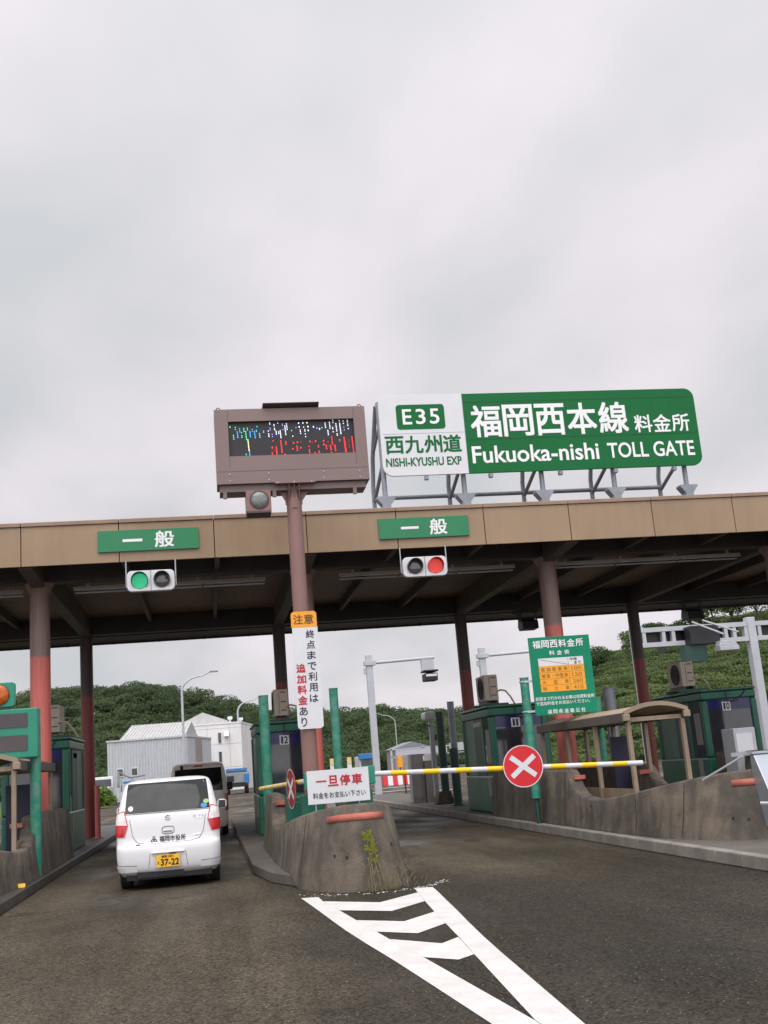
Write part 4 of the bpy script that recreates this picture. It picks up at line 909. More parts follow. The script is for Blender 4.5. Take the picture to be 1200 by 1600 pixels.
    p = MB(); p.box(-.63, -.54, Y-.033, Y-.02, .472, .491); p.build('plate_lamp', 'black', t)
    p = MB(); p.add([fn(-.90, .29, .003), fn(-.41, .29, .003), fn(-.41, .505, .003), fn(-.90, .505, .003)], [(0, 1, 2, 3)]) ; 
    S.line(X, Y, [(-.26, .50), (-.285, .30)], .003, .001).build('recess_edge', 'seam', t); S.line(X, Y, [(.24, .50), (.265, .30)], .003, .001).build('recess_edge', 'seam', t)
    # marks
    text([(c, -.765+i*.0755, .642, -.765+i*.0755+.066, .722) for i, c in enumerate('福岡市役所')], 'lettering', 'ink', t, fn=lambda x, z_: fn(x, z_, .004), bold=.018)
    e_ = MB(); cxm, czm = -.842, .680
    for k in range(3):
        a = R(90+120*k); ux, uz = math.cos(a), math.sin(a); ox, oz = cxm+ux*.024, czm+uz*.024
        for j in range(10):
            b0, b1 = 2*math.pi*j/10, 2*math.pi*(j+1)/10
            e_.add([fn(ox+math.cos(b)*r_*(.6 if False else 1), oz+math.sin(b)*r_, .004) for b, r_ in ((b0, .011), (b1, .011), (b1, .021), (b0, .021))], [(0, 1, 2, 3)])
        e_.add([fn(cxm+ux*.045+uz*.010, czm+uz*.045-ux*.010, .0045), fn(cxm+ux*.045-uz*.010, czm+uz*.045+ux*.010, .0045), fn(cxm+ux*.058, czm+uz*.058, .0045)], [(0, 1, 2)])
    e_.build('city_emblem', 'ink', t, smooth=False)
    sm = MB(); sw = .0075                        # chrome S shaped badge
    spts = [(-.612, .992), (-.645, 1.008), (-.678, .988), (-.607, .962), (-.640, .942), (-.673, .960)]
    for (x0, z0), (x1, z1) in zip(spts[:-1], spts[1:]): sm.tube([fn(x0, z0, .006), fn(x1, z1, .006)], sw, 6)
    sm.build('maker_badge', 'chrome', t)
    sm = MB(); xx = -.275
    for (x0, z0), (x1, z1) in (((-.275, .945), (-.262, .985)), ((-.262, .985), (-.250, .945)), ((-.238, .985), (-.235, .945)), ((-.235, .945), (-.215, .947)), ((-.205, .98), (-.17, .98)), ((-.188, .98), (-.188, .945)), ((-.158, .965), (-.14, .98)), ((-.14, .98), (-.132, .955)), ((-.132, .955), (-.155, .947)), ((-.24, .930), (-.14, .936))): sm.tube([fn(x0, z0, .005), fn(x1, z1, .005)], .0028, 5)
    sm.build('model_script', 'chrome', t)
    sm = MB(); sm.tube([fn(-.285, .705, .005), fn(-.235, .71, .005), fn(-.175, .712, .005)], .005, 5); sm.build('trim_script', 'chrome', t)
    S.patch(X, Y, ((-.455, .612), (-.285, .614), (-.285, .636), (-.455, .634)), .005, 4, 2).build('sticker', 'sign_white', t)
    S.patch(X, Y, ((-.455, .612), (-.40, .613), (-.40, .635), (-.455, .634)), .0065, 3, 2).build('sticker', 'round_red', t)
    def disc(x, z_, r, m_, zz=1.):
        d = MB(); d.add([fn(x+r*math.cos(R(a)), z_+r*zz*math.sin(R(a)), .010) for a in range(0, 360, 18)], [tuple(range(20))]); d.build('window_sticker', m_, t, smooth=False)
    disc(-1.163, 1.128, .036, 'sign_white'); disc(-.085, 1.155, .042, mat('sticker_green', (.25, .45, .12), .5), .7); disc(-.12, 1.098, .046, mat('sticker_blue', (.03, .22, .5), .5), .7)
    u = MB(); u.box(X-.60, X+.60, Y+.12, Y+3.2, .14, .30); u.box(X-.45, X+.2, Y+.06, Y+.2, .17, .25); u.build('underbody', 'black', t)
make_kei()

def make_van():
    X, Y = -.325, 29.6
    t = thing('van', (X, Y+1.6, 0), 'cream boxy van ahead of the white hatchback, dark rear window', 'van')
    S = Shell([(.22, .68, .06, 3.3), (.35, .73, .0, 3.38), (.6, .738, .0, 3.38), (.95, .738, .01, 3.3), (1.1, .735, .02, 3.05), (1.3, .72, .05, 2.85), (1.6, .69, .12, 2.65), (1.76, .665, .17, 2.5), (1.82, .64, .21, 2.4), (1.86, .58, .30, 2.3), (1.885, .46, .5, 2.1), (1.893, .3, .7, 1.9)], .16, .3, .02)
    S.mesh(X, Y, [.22, .28, .35, .45, .6, .8, .95, 1.02, 1.1, 1.2, 1.3, 1.45, 1.6, 1.7, 1.76, 1.79, 1.82, 1.84, 1.86, 1.875, 1.885, 1.893]).build('body', 'van_beige', t, ang=60)
    S.patch(X, Y, ((-.62, 1.14), (.62, 1.14), (.59, 1.72), (-.59, 1.72)), .008).build('rear_window', 'glass_car', t)
    S.patch(X, Y, ((-.12, 1.765), (.12, 1.765), (.12, 1.80), (-.12, 1.80)), .012, 4, 2).build('brake_light', 'lamp_red', t)
    S.patch(X, Y, ((-.45, 1.70), (-.38, 1.70), (-.38, 1.80), (-.45, 1.80)), .03, 3, 2).build('rear_mirror', 'black', t)
    for a in (1, -1):
        S.patch(X, Y, ((a*.66, .62), (a*.80, .62), (a*.80, 1.05), (a*.67, 1.05)), .012, 5, 5).build('tail_light', 'lamp_red', t)
        S.patch(X, Y, ((a*.92, 1.12), (a*1.75, 1.12), (a*1.62, 1.70), (a*.86, 1.70)), .008).build('side_window', 'glass_car', t)
        S.patch(X, Y, ((a*1.85, 1.12), (a*2.7, 1.12), (a*2.4, 1.70), (a*1.72, 1.70)), .008).build('side_window', 'glass_car', t)
        for yy in (.6, 2.8): wheel(t, X+a*.64, Y+yy, .28, .16)
        m_ = MB(); m_.box(X+a*.84-.08, X+a*.84+.08, Y+2.5, Y+2.58, 1.1, 1.32); m_.build('door_mirror', 'black', t, bevel=.02)
    p = MB(); p.box(X-.165, X+.165, Y-.02, Y-.012, .62, .785); p.build('number_plate', 'plate_yellow', t)
    u = MB(); u.box(X-.6, X+.6, Y+.1, Y+3.2, .16, .34); u.build('underbody', 'black', t)
make_van()

# ------------------------------------------------------------------ equipment beyond the booths
def cctv(x, y, lb, arm_):
    t = thing('camera_pole', (x, y, 0), lb, 'pole', 'camera poles beyond the booths')
    a = MB(); a.box(x-.15, x+.15, y-.13, y+.13, 0, 6.4); a.build('mast', 'steel_white', t, bevel=.02)
    a = MB(); a.tube([(x, y, 6.02), (x+3.1, y, 6.10)], .075, 10); a.box(x-.24, x+.3, y-.2, y+.2, 5.92, 6.1); a.box(x-.26, x-.16, y-.1, y+.1, 5.55, 5.8); ar = a.build('arm', 'steel_white', t)
    if arm_:
        a = MB(); a.box(x+2.45, x+3.05, y-.1, y+.1, 5.5, 6.02); a.build('bracket_plate', 'steel_white', t)
        a = MB(); a.box(x+2.5, x+3.1, y-.5, y+.3, 5.0, 5.35); a.box(x+2.45, x+3.15, y-.55, y+.35, 5.42, 5.5); a.box(x+2.65, x+2.95, y-.2, y, 5.35, 5.42); cm = a.build('camera_housing', 'black', t, bevel=.03)
        a = MB(); a.box(x+2.55, x+3.05, y-.52, y-.5, 5.2, 5.3); a.build('camera_glass', 'sign_white', cm)
cctv(7.45, 50.5, 'pale grey camera pole with camera hanging from its arm', True)
cctv(12.85, 50.5, 'pale grey pole with bare arm behind booth eleven', False)
t = thing('detector_gantry', (18.6, 46, 0), 'pale grey gantry with black panels over the right lanes', 'gantry')
for x in (18.72, 24.2, 29.6):
    a = MB(); a.box(x-.19, x+.19, 45.8, 46.2, 0, 6.45 if x < 20 else 6.55); a.build('post', 'steel_white', t, bevel=.03)
for x0, x1 in ((18.92, 24.0), (24.4, 29.4)):
    a = MB(); a.box(x0, x1, 45.85, 46.15, 6.16, 6.36); a.box(x0, x1, 45.85, 46.15, 5.50, 5.70)
    for f in (.02, .2, .29, .5, .78, .86, .97): a.box(x0+(x1-x0)*f, x0+(x1-x0)*f+.16, 45.87, 46.13, 5.701, 6.159)
    a.build('truss', 'steel_white', t)
    a = MB(); a.box(x0+.05, x1-.3, 46.16, 46.2, 5.6, 6.3); a.build('backing_panel', 'black', t)
a = MB(); a.box(20.95, 22.3, 45.2, 45.84, 5.45, 6.25); a.build('antenna_box', 'black', t)
a = MB(); a.tube([(21.0, 45.0, 6.4), (22.2, 44.6, 5.75)], .04, 6); a.tube([(21.5, 45.0, 6.45), (22.9, 44.6, 5.8)], .04, 6); a.build('stay', 'steel_white', t)
a = MB(); a.box(22.0, 22.9, 44.7, 45.3, 5.05, 5.25); a.prism([(22.0, 5.25), (22.9, 5.25), (22.7, 5.5), (22.1, 5.5)], 44.75, 45.25, 'y'); a.build('antenna', 'steel', t, bevel=.03)
a = MB(); a.box(20.7, 21.7, 45.4, 46, 4.7, 5.44); a.build('hanging_box', 'post_dark', t)
a = MB(); a.box(19.6, 19.95, 45.7, 45.8, 5.2, 5.42); ss = a.build('lane_lamp', 'black', t)
for x, lb in ((9.45, 'dark floodlight hanging under the canopy left of the fare sign column'), (14.75, 'dark floodlight hanging under the canopy above booth ten')):
    t = thing('floodlight', (x, 32, 5.6), lb, 'floodlight', 'floodlights hanging under the canopy rear')
    a = MB(); a.prism([(31.7, 5.06), (31.72, 5.3), (32.2, 5.42), (32.3, 5.16), (32.2, 5.05)], x-.02, x+.47, 'x'); a.build('lamp_body', 'black', t, bevel=.02)
    a = MB(); a.box(x-.03, x+.01, 31.9, 31.95, 5.3, 5.62); a.box(x+.46, x+.50, 31.9, 31.95, 5.3, 5.62); a.box(x-.1, x+.55, 31.88, 31.97, 5.56, 5.62); a.tube([(x-.3, 31.9, 5.62), (x, 31.9, 5.45)], .02, 6); a.build('yoke', 'girder_dark', t)
# cabinets and posts on the far part of the right island
for x, w, y, h, lb in ((6.38, .42, 35.7, 1.68, 'tall grey cabinet left of the camera post on the far island'), (6.83, .34, 35.5, 1.45, 'lower grey cabinet with dark door edge beside the camera post')):
    t = thing('equipment_cabinet', (x, y, KH), lb, 'cabinet', 'grey cabinets on the far island')
    a = MB(); a.box(x, x+w, y, y+.5, KH, h); a.build('body', 'grey_cab', t, bevel=.012)
    a = MB(); a.box(x+w*.12, x+w*.88, y-.015, y-.002, KH+.15, h-.15); a.build('door', 'grey_cab', t, bevel=.004)
    a = MB(); a.box(x+w*.78, x+w*.81, y-.03, y-.016, KH+.7, KH+.9); a.build('handle', 'black', t)
t = thing('camera_post', (6.95, 34.3, KH), 'white camera on a pale post in front of the forest', 'camera')
a = MB(); a.box(6.80, 6.94, 34.2, 34.36, KH, 2.62); a.build('post', 'steel', t, bevel=.01)
a = MB(); a.prism(rrect(6.62, 6.94, 2.68, 2.92, .07), 33.85, 34.5, 'y'); a.build('camera_housing', 'sign_white', t, bevel=.03)
a = MB(); a.tube([(6.7, 34.2, 2.64), (6.58, 34.1, 2.58), (6.9, 34.25, 2.45)], .02, 6); a.build('cable', 'black', t)
DP = 'dark green posts on the far island'
gpost('guard_post', 6.93, 33.2, KH+.35, 2.85, .12, 'post_dark', 'tall dark green post on concrete footing beside the camera', DP)
gpost('guard_post', 6.88, 31.4, KH, 1.72, .12, 'post_dark', 'short dark green post left of booth eleven', DP)
a = MB(); a.prism([(6.6, KH), (7.15, KH), (7.05, KH+.36), (6.7, KH+.36)], 33.0, 33.6, 'y'); tag(a.build('footing_block', 'barrier', bevel=.03), 'concrete footing block under the tall dark green post', 'block')
gpost('steel_post', 7.62, 34.6, KH, 3.2, .11, 'frame_grey', 'tall grey steel post left of booth eleven', 'grey steel posts')
gpost('steel_post', 7.9, 33.2, KH, 1.95, .2, 'frame_grey', 'thick short grey post beside booth eleven', 'grey steel posts')
gpost('steel_post', 8.1, 47, 0, 1.15, .03, 'black', 'thin dark post on the road before the striped barriers', None)
gpost('steel_post', 9.2, 24.6, KH, 2.75, .14, 'frame_grey', 'grey post behind the fare sign right edge', 'grey steel posts')
t = thing('signal_box', (11, 45, 0), 'small orange signal box on a thin post beyond the striped arm', 'signal')
a = MB(); a.box(11.15, 11.4, 45, 45.1, 0, 1.7); a.build('post', 'black', t)
a = MB(); a.box(11.05, 11.55, 44.85, 44.99, 1.75, 2.55); a.build('box', 'orange', t, bevel=.02)
a = MB(); a.box(11.15, 11.45, 44.83, 44.848, 1.85, 2.1); a.box(11.15, 11.45, 44.83, 44.848, 2.25, 2.4); a.build('mark', 'black', t)
# payment machine and steel cabinet at the right edge
t = thing('payment_machine', (11.6, 23.4, KH), 'grey payment machine standing in front of booth ten', 'machine')
a = MB(); a.box(11.48, 12.0, 23.3, 23.9, KH, 1.62); a.build('body', 'steel_white', t, bevel=.02)
a = MB(); a.box(11.52, 11.9, 23.28, 23.299, 1.1, 1.5); a.build('front_plate', 'sign_white', t)
a = MB(); a.box(11.2, 11.75, 23.0, 23.05, 1.02, 1.10); a.build('shelf', 'steel', t)
t = thing('steel_cabinet', (7.05, 13.9, KH), 'blue grey steel cabinet on the nose of the right barrier at the edge', 'cabinet')
a = MB(); a.prism([(13.45, .45), (14.0, .2), (14.0, 1.22), (13.9, 1.22)], 7.08, 7.7, 'x'); a.build('body', 'alu', t, bevel=.01)
a = MB(); a.box(7.06, 7.72, 13.88, 14.05, 1.222, 1.25); a.build('lid', 'steel', t)
a = MB(); a.tube([(6.6, 14.5, .92), (6.95, 13.95, 1.2)], .015, 6); a.tube([(6.85, 13.45, .62), (7.1, 13.35, .6)], .02, 6); a.build('stay', 'steel', t)
# tall grey pole behind the dark column at the left
t = thing('grey_pole', (-5.0, 47, 0), 'tall pale grey pole right of the dark column at left', 'pole')
a = MB(); a.cyl((-5.0, 47, 0), (-5.0, 47, 7.8), .13, .10, n=16); a.build('mast', 'steel', t)
a = MB(); a.box(-5.14, -4.6, 46.9, 47.0, 4.35, 4.42); a.build('band', 'steel', t)
gpost('red_post', -3.02, 31.1, KH, 1.48, .07, 'col_front', 'thin red post with pale cap right of the dark column', None)

# ------------------------------------------------------------------ street lamps, signs, vehicles, buildings far off
def street_lamp(x, y, h, reach, lb):
    t = thing('street_lamp', (x, y, 0), lb, 'street lamp', 'curved street lamps beyond the toll gate')
    a = MB(); r0 = abs(reach); pts = [(x, y, 0), (x, y, h*.4), (x, y, h-r0*.62)]
    for i in range(1, 9): q = R(90*i/8); pts.append((x+reach*.75*(1-math.cos(q)), y, h-r0*.62+r0*.5*math.sin(q)))
    pts.append((x+reach, y, h)); a.tube(pts, .11, 10, .05); a.build('mast', 'steel', t)
    a = MB(); e_ = 1 if reach > 0 else -1; a.box(min(x+reach, x+reach+e_*.7), max(x+reach, x+reach+e_*.7), y-.14, y+.14, h-.05, h+.08); a.build('lamp_head', 'frame_grey', t, bevel=.03)
street_lamp(-2.05, 92, 9.9, 2.3, 'street lamp arching right in front of the grey metal building')
street_lamp(3.1, 119, 9.4, 2.4, 'street lamp arching right in front of the white building')
street_lamp(33.5, 200, 10.2, -3.0, 'nearer street lamp arching left before the forest')
street_lamp(51.5, 320, 9.6, -3.6, 'farther street lamp arching left before the forest')
street_lamp(39.6, 190, 8.6, -2.0, 'thin street lamp right of the dark green post')
def truck(x, y, w, l, hb, cab_h, mb_, mc, name, lb, cab_front=True):
    t = thing(name, (x, y, 0), lb, 'truck')
    a = MB(); a.box(x-w/2, x+w/2, y, y+l*.62, .85, hb); a.build('cargo_body', mb_, t, bevel=.04)
    a = MB(); a.prism([(y+l*.66, .5), (y+l, .5), (y+l, 1.15), (y+l*.93, cab_h), (y+l*.66, cab_h)], x-w/2+.02, x+w/2-.02, 'x'); c = a.build('cab', mc, t, bevel=.05)
    a = MB(); a.box(x-w/2+.15, x+w/2-.15, y+l*.655, y+l*.659, 1.25, cab_h-.2); a.build('rear_window', 'glass', c)
    a = MB(); a.box(x-w/2+.1, x+w/2-.1, y+.05, y+l*.95, .55, .84); a.build('chassis', 'black', t)
    for s_ in (-1, 1):
        for yy in (.7, l*.82): wheel(t, x+s_*(w/2-.16), y+yy, .36, .22)
        a = MB(); a.box(x+s_*w*.42-.1, x+s_*w*.42+.1, y-.03, y, .72, .84); a.build('tail_light', 'lamp_red', t)
    return t
tk = truck(2.05, 88, 1.75, 4.8, 1.62, 1.98, 'truck_grey', 'truck_blue', 'light_truck', 'small blue truck with grey cover in front of the white building')
a = MB(); a.box(2.55, 2.94, 87.9, 90.9, .8, 1.5); a.build('side_gate', 'truck_blue', tk, bevel=.03)
a = MB(); a.box(1.2, 1.75, 87.96, 87.999, .95, 1.4); a.build('tail_window', 'black', tk)
tr_ = truck(-8.3, 84, 2.0, 5.2, 1.35, 2.1, 'truck_white', 'truck_white', 'utility_truck', 'white utility truck with loading crane parked left of the hatchback')
a = MB(); a.box(-6.9, -6.72, 86, 86.2, 1.2, 2.4); a.tube([(-6.8, 86.1, 2.35), (-6.0, 86.5, 1.9), (-4.9, 86.5, 2.0)], .07, 8); a.build('crane', 'truck_grey', tr_)
a = MB(); a.box(-6.6, -4.9, 85, 86, 1.4, 1.46)
for x in (-6.6, -5.75, -4.9): a.box(x-.03, x+.03, 85, 86, .9, 1.8)
a.box(-6.6, -4.9, 85, 85.06, 1.75, 1.8); a.build('rack', 'steel_white', tr_)
a = MB(); a.box(-6.4, -5.0, 85.1, 85.9, 1.46, 1.62); a.build('load', 'truck_blue', tr_)
a = MB(); a.box(-9.2, -7.4, 83.9, 83.98, .75, .95); a.build('rear_marker', 'yellow', tr_)
t = thing('blue_truck', (15.5, 111, 0), 'blue and white truck front beyond the stop board', 'truck')
a = MB(); a.box(14.7, 16.3, 111, 115, .4, 2.25); a.build('box_body', 'truck_white', t, bevel=.05)
a = MB(); a.box(14.6, 16.4, 110.6, 111, 1.95, 2.5); a.build('roof_cap', 'truck_blue', t, bevel=.05)
a = MB(); a.box(14.85, 16.2, 110.7, 110.95, 1.0, 1.9); a.build('windscreen', 'glass', t)
for x in (14.85, 16.2): wheel(t, x, 112, .36, .2)
t = thing('sign_frame', (24, 152, 0), 'pale steel sign frame with white panels far beyond the gate', 'gantry')
a = MB()
for x in (24.6, 29, 33.5, 36.4): a.box(x-.13, x+.13, 152, 152.3, 0, 3.3)
a.build('post', 'steel_white', t)
a = MB(); a.box(24.5, 36.5, 152, 152.2, 3.0, 3.15); a.box(24.5, 36.5, 152, 152.2, 2.0, 2.12); a.build('beam', 'steel_white', t)
a = MB(); a.box(25.2, 32.4, 151.9, 151.98, 2.2, 2.95); a.box(32.8, 35.2, 151.9, 151.98, 2.3, 3.4); a.build('sign_panel', 'steel_white', t)
t = thing('far_shed', (28, 170, 0), 'low grey shed with gabled roof behind the sign frame', 'building')
a = MB(); a.box(28.0, 33.6, 170, 178, 0, 3.3); a.build('wall', 'grey_cab', t)
a = MB(); a.prism([(27.7, 3.3), (33.9, 3.3), (30.8, 4.3)], 169.6, 178.4, 'y'); a.build('roof', 'frame_grey', t)
t = thing('marker_box', (20, 110, 0), 'tiny orange marker box on a post beneath the sign frame', 'marker')
a = MB(); a.box(18.35, 18.85, 110, 110.2, .9, 2.0); a.build('box', 'orange', t); a = MB(); a.box(18.55, 18.65, 110.05, 110.15, 0, .9); a.build('post', 'black', t)
def water_barrier(x, y, lb, n):
    t = thing('plastic_barrier', (x, y, 0), lb, 'barrier', 'red and white road barriers')
    for i in range(n):
        a = MB(); a.prism([(y-.22, .005), (y+.22, .005), (y+.10, .62), (y-.10, .62)], x+i*.32, x+i*.32+.32, 'x'); a.build('segment', 'sign_white' if i % 2 else 'round_red', t, bevel=.01)
water_barrier(10.95, 72, 'red and white striped road barrier, longer one under the yellow arm', 6)
water_barrier(12.95, 73.5, 'short red and white road barrier right of the longer one', 3)
def route_board(x0, x1, lb):
    t = thing('route_board', ((x0+x1)/2, 90, 0), lb, 'sign', 'white route boards beyond the booths')
    a = MB(); a.box(x0, x1, 90, 90.06, .9, 2.0); a.build('panel', 'sign_white', t)
    a = MB(); a.box(x0, x1, 89.97, 89.99, 1.6, 2.12); a.build('heading', 'board_yellow', t)
    a = MB(); a.box(x0+.1, x0+.16, 90.0, 90.05, 0, .9); a.build('leg', 'steel', t)
    a = MB(); a.box(x1-.16, x1-.1, 90.0, 90.05, 0, .9); a.build('leg', 'steel', t)
route_board(9.5, 10.1, 'small white and yellow board seen left of the right green post')
route_board(10.9, 11.25, 'narrow white and yellow board seen right of the right green post')

def grey_building():
    Yb = 98; t = thing('metal_building', (-5, Yb, 0), 'grey corrugated metal warehouse with ridge roof and small windows', 'building')
    w = MB(); x0, x1, h = -8.62, -1.95, 5.0; d = 11
    xs_ = np.arange(x0, x1-.01, .25); pts = []
    for x in xs_: pts += [(x, Yb), (x+.13, Yb), (x+.14, Yb+.05), (x+.24, Yb+.05)]
    pts += [(x1, Yb), (x1+2.1, Yb+d), (x0+2.0, Yb+d)]
    w.prism(pts, 0, h, 'z'); w.build('wall', 'metal_bld', t, smooth=False)
    c = MB(); c.prism([(x0-.08, Yb-.08), (x1+.08, Yb-.08), (x1+2.18, Yb+d), (x0+1.9, Yb+d)], h+.002, h+.14, 'z'); c.build('coping', 'metal_bld', t)
    r = MB(); ya, yb, yr = Yb+1.0, Yb+7.0, Yb+3.6
    r.add([(x0+1.0, ya, h+.15), (x1-.15, ya, h+.15), (x1+.45, yr, h+1.45), (x0+1.9, yr, h+1.45), (x1+.95, yb, h+.15), (x0+2.0, yb, h+.15)], [(0, 1, 2, 3), (3, 2, 4, 5), (0, 3, 5), (1, 4, 2)])
    for i in range(20):
        f = i/19; xa = x0+1.0+(x1-.15-x0-1.0)*f; xb = x0+1.9+(x1+.45-x0-1.9)*f
        r.tube([(xa, ya-.02, h+.17), (xb, yr, h+1.48)], .035, 5)
    r.build('roof', 'roof_grey', t, smooth=False)
    g_ = MB()
    for i in range(6): y_ = Yb+3.6+i*.5; xs = x1+.191*(y_-Yb); g_.box(xs-.05, xs+.12, y_, y_+.3, .3, h-.12)
    g_.build('shutter', 'metal_bld2', t)
    for x in (-7.6, -6.4):
        f = MB(); f.box(x-.3, x+.3, Yb-.06, Yb-.005, 2.05, 2.75); fr = f.build('window', 'sign_white', t); f = MB(); f.box(x-.23, x+.23, Yb-.075, Yb-.062, 2.12, 2.68); f.build('pane', 'glass', fr)
grey_building()
def white_building():
    Yb = 115; t = thing('white_building', (1, Yb, 0), 'white two storey building with narrow windows behind the warehouse', 'building')
    x0, x1, h = -3.2, 3.25, 6.75
    w = MB(); w.prism([(x0, Yb), (x1, Yb), (x1+2.2, Yb+13), (x0, Yb+13)], 0, h, 'z'); w.build('wall', 'white_bld', t, smooth=False)
    s = MB()
    for z_ in (2.3, 4.6, 6.2): s.box(x0, x1, Yb-.012, Yb-.002, z_-.02, z_+.02)
    for x in (-.2, 2.05): s.box(x-.02, x+.02, Yb-.014, Yb-.003, 0, h)
    s.build('panel_joint', 'roof_grey', t)
    for z_ in (5.25, 3.35):
        f = MB(); f.box(.86, 1.24, Yb-.05, Yb-.016, z_-.55, z_+.55); fr = f.build('window', 'sign_white', t); f = MB(); f.box(.91, 1.19, Yb-.062, Yb-.052, z_-.5, z_+.5); f.build('pane', 'glass', fr)
    f = MB(); f.prism([(Yb-.6, 5.35), (Yb-.02, 5.35), (Yb-.02, 5.8), (Yb-.35, 5.8)], 1.5, 1.95, 'x'); f.build('vent_hood', 'alu', t)
    r = MB(); r.prism([(x0-.2, h+.003), (2.6, h+.003), (-.6, h+1.25)], Yb+1.5, Yb+12, 'y'); r.build('roof', 'roof_grey', t, smooth=False)
    c = MB(); c.prism([(x0-.06, Yb-.06), (x1+.06, Yb-.06), (x1+2.25, Yb+13.1), (x0-.06, Yb+13.1)], h-.14, h+.001, 'z'); c.build('coping', 'white_bld', t)
    for x, yy in ((2.2, Yb+1), (3.4, Yb+5)):
        c = MB(); c.cyl((x, yy, h), (x, yy, h+.3), .08, n=8); c.prism(rrect(x-.25, x+.25, h+.3, h+.62, .1), yy-.2, yy+.2, 'y'); c.build('roof_vent', 'sign_white', t)
white_building()

# ------------------------------------------------------------------ hills, forest, trees
def hill1(px):      # crest height of the far hill by bearing X/Y
    b = [-.45, -.25, -.20, -.165, -.14, -.11, -.085, -.06, -.035, -.02, 0.0, .02, .05, .10, .135, .16, .19, .22, .25, .29, .4, .6]
    h = [23, 24.5, 25, 24.6, 25.4, 25.6, 25.6, 24.8, 24.6, 23.2, 20.8, 19.2, 16, 15, 14.6, 14.6, 13.2, 12.8, 12, 10, 9, 7]
    return np.interp(px, b, h)
def terrain(name, f, xs_, ys_, m):
    X, Yg = np.meshgrid(xs_, ys_); Z = f(X, Yg); mb = MB(); mb.grid([[(float(X[i, j]), float(Yg[i, j]), float(Z[i, j])) for j in range(X.shape[1])] for i in range(X.shape[0])])
    o = mb.build(name, m); tag(o, kind='structure'); return o
def f1(X, Y):
    c = hill1(X/Y)*Y/300*1.0; u = np.clip((Y-205)/95, 0, 1); return -0.3+np.maximum(0, c-.6)*(u*u*(3-2*u))
terrain('hill', f1, np.linspace(-190, 190, 96), np.r_[np.linspace(200, 300, 30), np.linspace(310, 420, 6)], 'soil')
def f2(X, Y):
    base = np.interp(X/Y, [.28, .315, .345, .38, .43, .5, .7, 1.1], [0, 4, 10, 13.2, 16.0, 18.0, 21, 23]); u = np.clip((Y-82)/70, 0, 1); e_ = np.clip((X-24)/8, 0, 1)
    return -.3+np.maximum(0, base)*(u**.8)*e_
terrain('hillside', f2, np.linspace(22, 210, 80), np.r_[np.linspace(82, 152, 36), np.linspace(160, 230, 6)], 'soil')
def leaf_mesh(name, centers, normals, size, m, parent=None, off=(0, 0, 0)):
    n = len(centers); a = rng.normal(size=(n, 3)); nr = normals+.38*rng.normal(size=(n, 3)); nr /= np.linalg.norm(nr, axis=1)[:, None]+1e-9
    u = np.cross(nr, a); u /= np.linalg.norm(u, axis=1)[:, None]+1e-9; v = np.cross(nr, u); s = (size*(.6+.8*rng.random(n)))[:, None]
    c = centers-np.array(off); v4 = np.stack([c-u*s, c-v*s*.55+u*s*.1, c+u*s, c+v*s*.55-u*s*.1], 1).reshape(-1, 3)
    me = bpy.data.meshes.new(name); me.vertices.add(4*n); me.vertices.foreach_set('co', v4.ravel()); me.loops.add(4*n); me.loops.foreach_set('vertex_index', np.arange(4*n, dtype=np.int32))
    me.polygons.add(n); me.polygons.foreach_set('loop_start', np.arange(0, 4*n, 4, dtype=np.int32)); me.update(calc_edges=True); me.validate()
    me.materials.append(M[m]); o = bpy.data.objects.new(name, me); C.objects.link(o); o.parent = parent; return o
def crown_points(cx, cy, cz, rx, rz, n, lobes=7):
    cs = []; ns = []
    for l in range(lobes):
        d = rng.normal(size=3); d /= np.linalg.norm(d); k = rng.uniform(.3, .62); lc = np.array([cx, cy, cz])+d*np.array([rx, rx, rz])*k; lr = rng.uniform(.42, .66)
        m_ = n//lobes; p = rng.normal(size=(m_, 3)); p /= np.linalg.norm(p, axis=1)[:, None]; p[:, 2] = np.where(p[:, 2] < -.35, -p[:, 2], p[:, 2])
        rad = (.75+.3*rng.random(m_))[:, None]; cs.append(lc+p*rad*lr*np.array([rx, rx, rz])); ns.append(p+np.array([0, 0, .25]))
    return np.concatenate(cs), np.concatenate(ns)
def forest(name, f, xr, yr, step, rx, rz, n, size, m, lb, keep=lambda x, y: True, ks=(.55, .75, .95, 1.15, 1.5)):
    P = []; Nn = []
    for y in np.arange(yr[0], yr[1], step):
        for x in np.arange(xr[0], xr[1], step):
            xx = x+rng.uniform(-.45, .45)*step; yy = y+rng.uniform(-.45, .45)*step
            if not keep(xx, yy): continue
            zz = float(f(np.array(xx), np.array(yy))); k = rng.choice(ks)*rng.uniform(.85, 1.15)
            c, q = crown_points(xx, yy, zz+rz*.35*k, rx*k, rz*k*rng.uniform(.6, 1.0), int(n*k*k)+60, 6); P.append(c); Nn.append(q)
    P = np.concatenate(P); Nn = np.concatenate(Nn); o = leaf_mesh(name, P, Nn, np.full(len(P), size), m)
    tag(o, lb, 'forest', kind='stuff')
forest('forest', f1, (-95, 95), (207, 306), 3.9, 3.8, 2.5, 420, .28, 'leaf_far', 'dark green wooded hill beyond the toll gate', lambda x, y: -.26 < x/y < .31, (.6, .8, 1., 1.3))
forest('hillside_scrub', f2, (27, 92), (84, 156), 2.1, 2.2, .75, 300, .15, 'leaf_near', 'bright green scrub covering the hillside on the right', lambda x, y: .30 < x/y < .62)
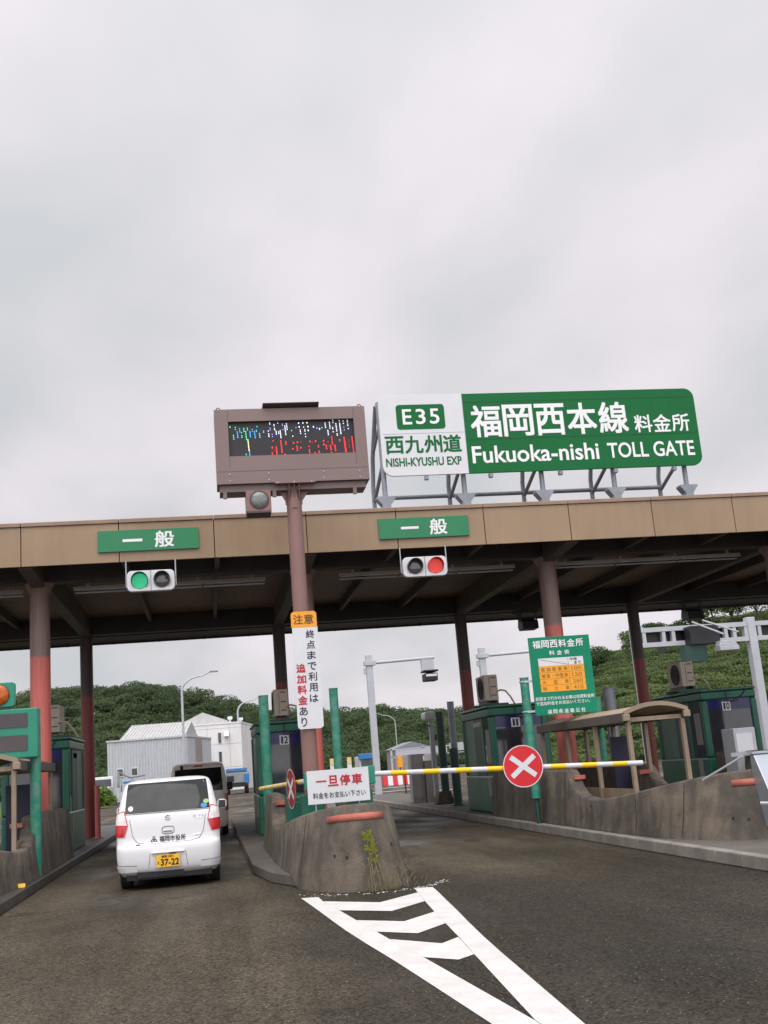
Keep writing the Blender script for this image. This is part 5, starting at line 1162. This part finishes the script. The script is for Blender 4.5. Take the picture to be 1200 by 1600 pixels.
def tree(x, y, zb, h, rx, m, lb, grp):
    t = thing('hill_tree', (x, y, zb), lb, 'tree', grp)
    a = MB(); a.tube([(x, y, zb-.5), (x+.1, y, zb+h*.35), (x+.05, y, zb+h*.8)], h*.035, 8, h*.01)
    for i in range(5):
        an = i*1.3; a.tube([(x+.08, y, zb+h*(.3+.09*i)), (x+rx*.5*math.cos(an), y+rx*.5*math.sin(an), zb+h*(.45+.1*i))], h*.014, 6, h*.005)
    a.build('trunk', 'bark', t)
    c, q = crown_points(x, y, zb+h*.62, rx, h*.42, 2600, 11); leaf_mesh('crown', c, q, np.full(len(c), .17 if h < 7 else .2), m, t, (x, y, zb))
TG = 'trees along the hilltop on the right'
for px, Y_, h, rx, m, lb in ((.352, 140, 5.5, 3.0, 'leaf_tree', 'dark rounded tree left of the hill beside the fare sign'), (.372, 142, 4.5, 2.4, 'leaf_tree', 'dark tree partly behind the dark red column on the hill edge'), (.405, 146, 3.6, 2.6, 'leaf_near', 'low bright tree above the left gantry post'), (.425, 150, 3.4, 2.6, 'leaf_tree', 'bushy tree behind the hanging floodlight above booth ten'), (.452, 148, 3.0, 2.4, 'leaf_tree', 'small dark tree at the dip of the hilltop'), (.474, 146, 5.0, 2.0, 'leaf_tree', 'tall dark tree with pointed top near the right gantry post'), (.488, 148, 6.0, 1.9, 'leaf_tree', 'tallest slender tree on the hilltop'), (.508, 140, 6.0, 2.9, 'leaf_near', 'broad green tree at the right edge of the hilltop'), (.535, 138, 6.5, 3.2, 'leaf_near', 'large tree cut by the right edge of the picture')):
    x = px*Y_; tree(x, Y_, float(f2(np.array(x), np.array(Y_*1.0)))-.4, h, rx, m, lb, TG)
for x, y, h, r, lb in ((-7.3, 77, 1.6, 1.1, 'bright green bush beside the white utility truck'), (-15.5, 60, 2.0, 3.0, 'green bushes at the left edge behind the shelter')):
    t = thing('bush', (x, y, 0), lb, 'bush', 'bushes beyond the left island')
    a = MB(); a.tube([(x, y, 0), (x, y, h*.7)], .04, 6); a.build('stem', 'bark', t)
    c, q = crown_points(x, y, h*.45, r, h*.55, 1500, 7); leaf_mesh('crown', c, q, np.full(len(c), .13), 'grass', t, (x, y, 0))
gs = MB(); gs.add([(-60, 76, .01), (-6.8, 76, .01), (-10, 140, .02), (-90, 140, .02)], [(0, 1, 2, 3)]); struct(gs, 'grass_verge', 'grass')

for me in bpy.data.materials:
    if '_c' in me: del me['_c']
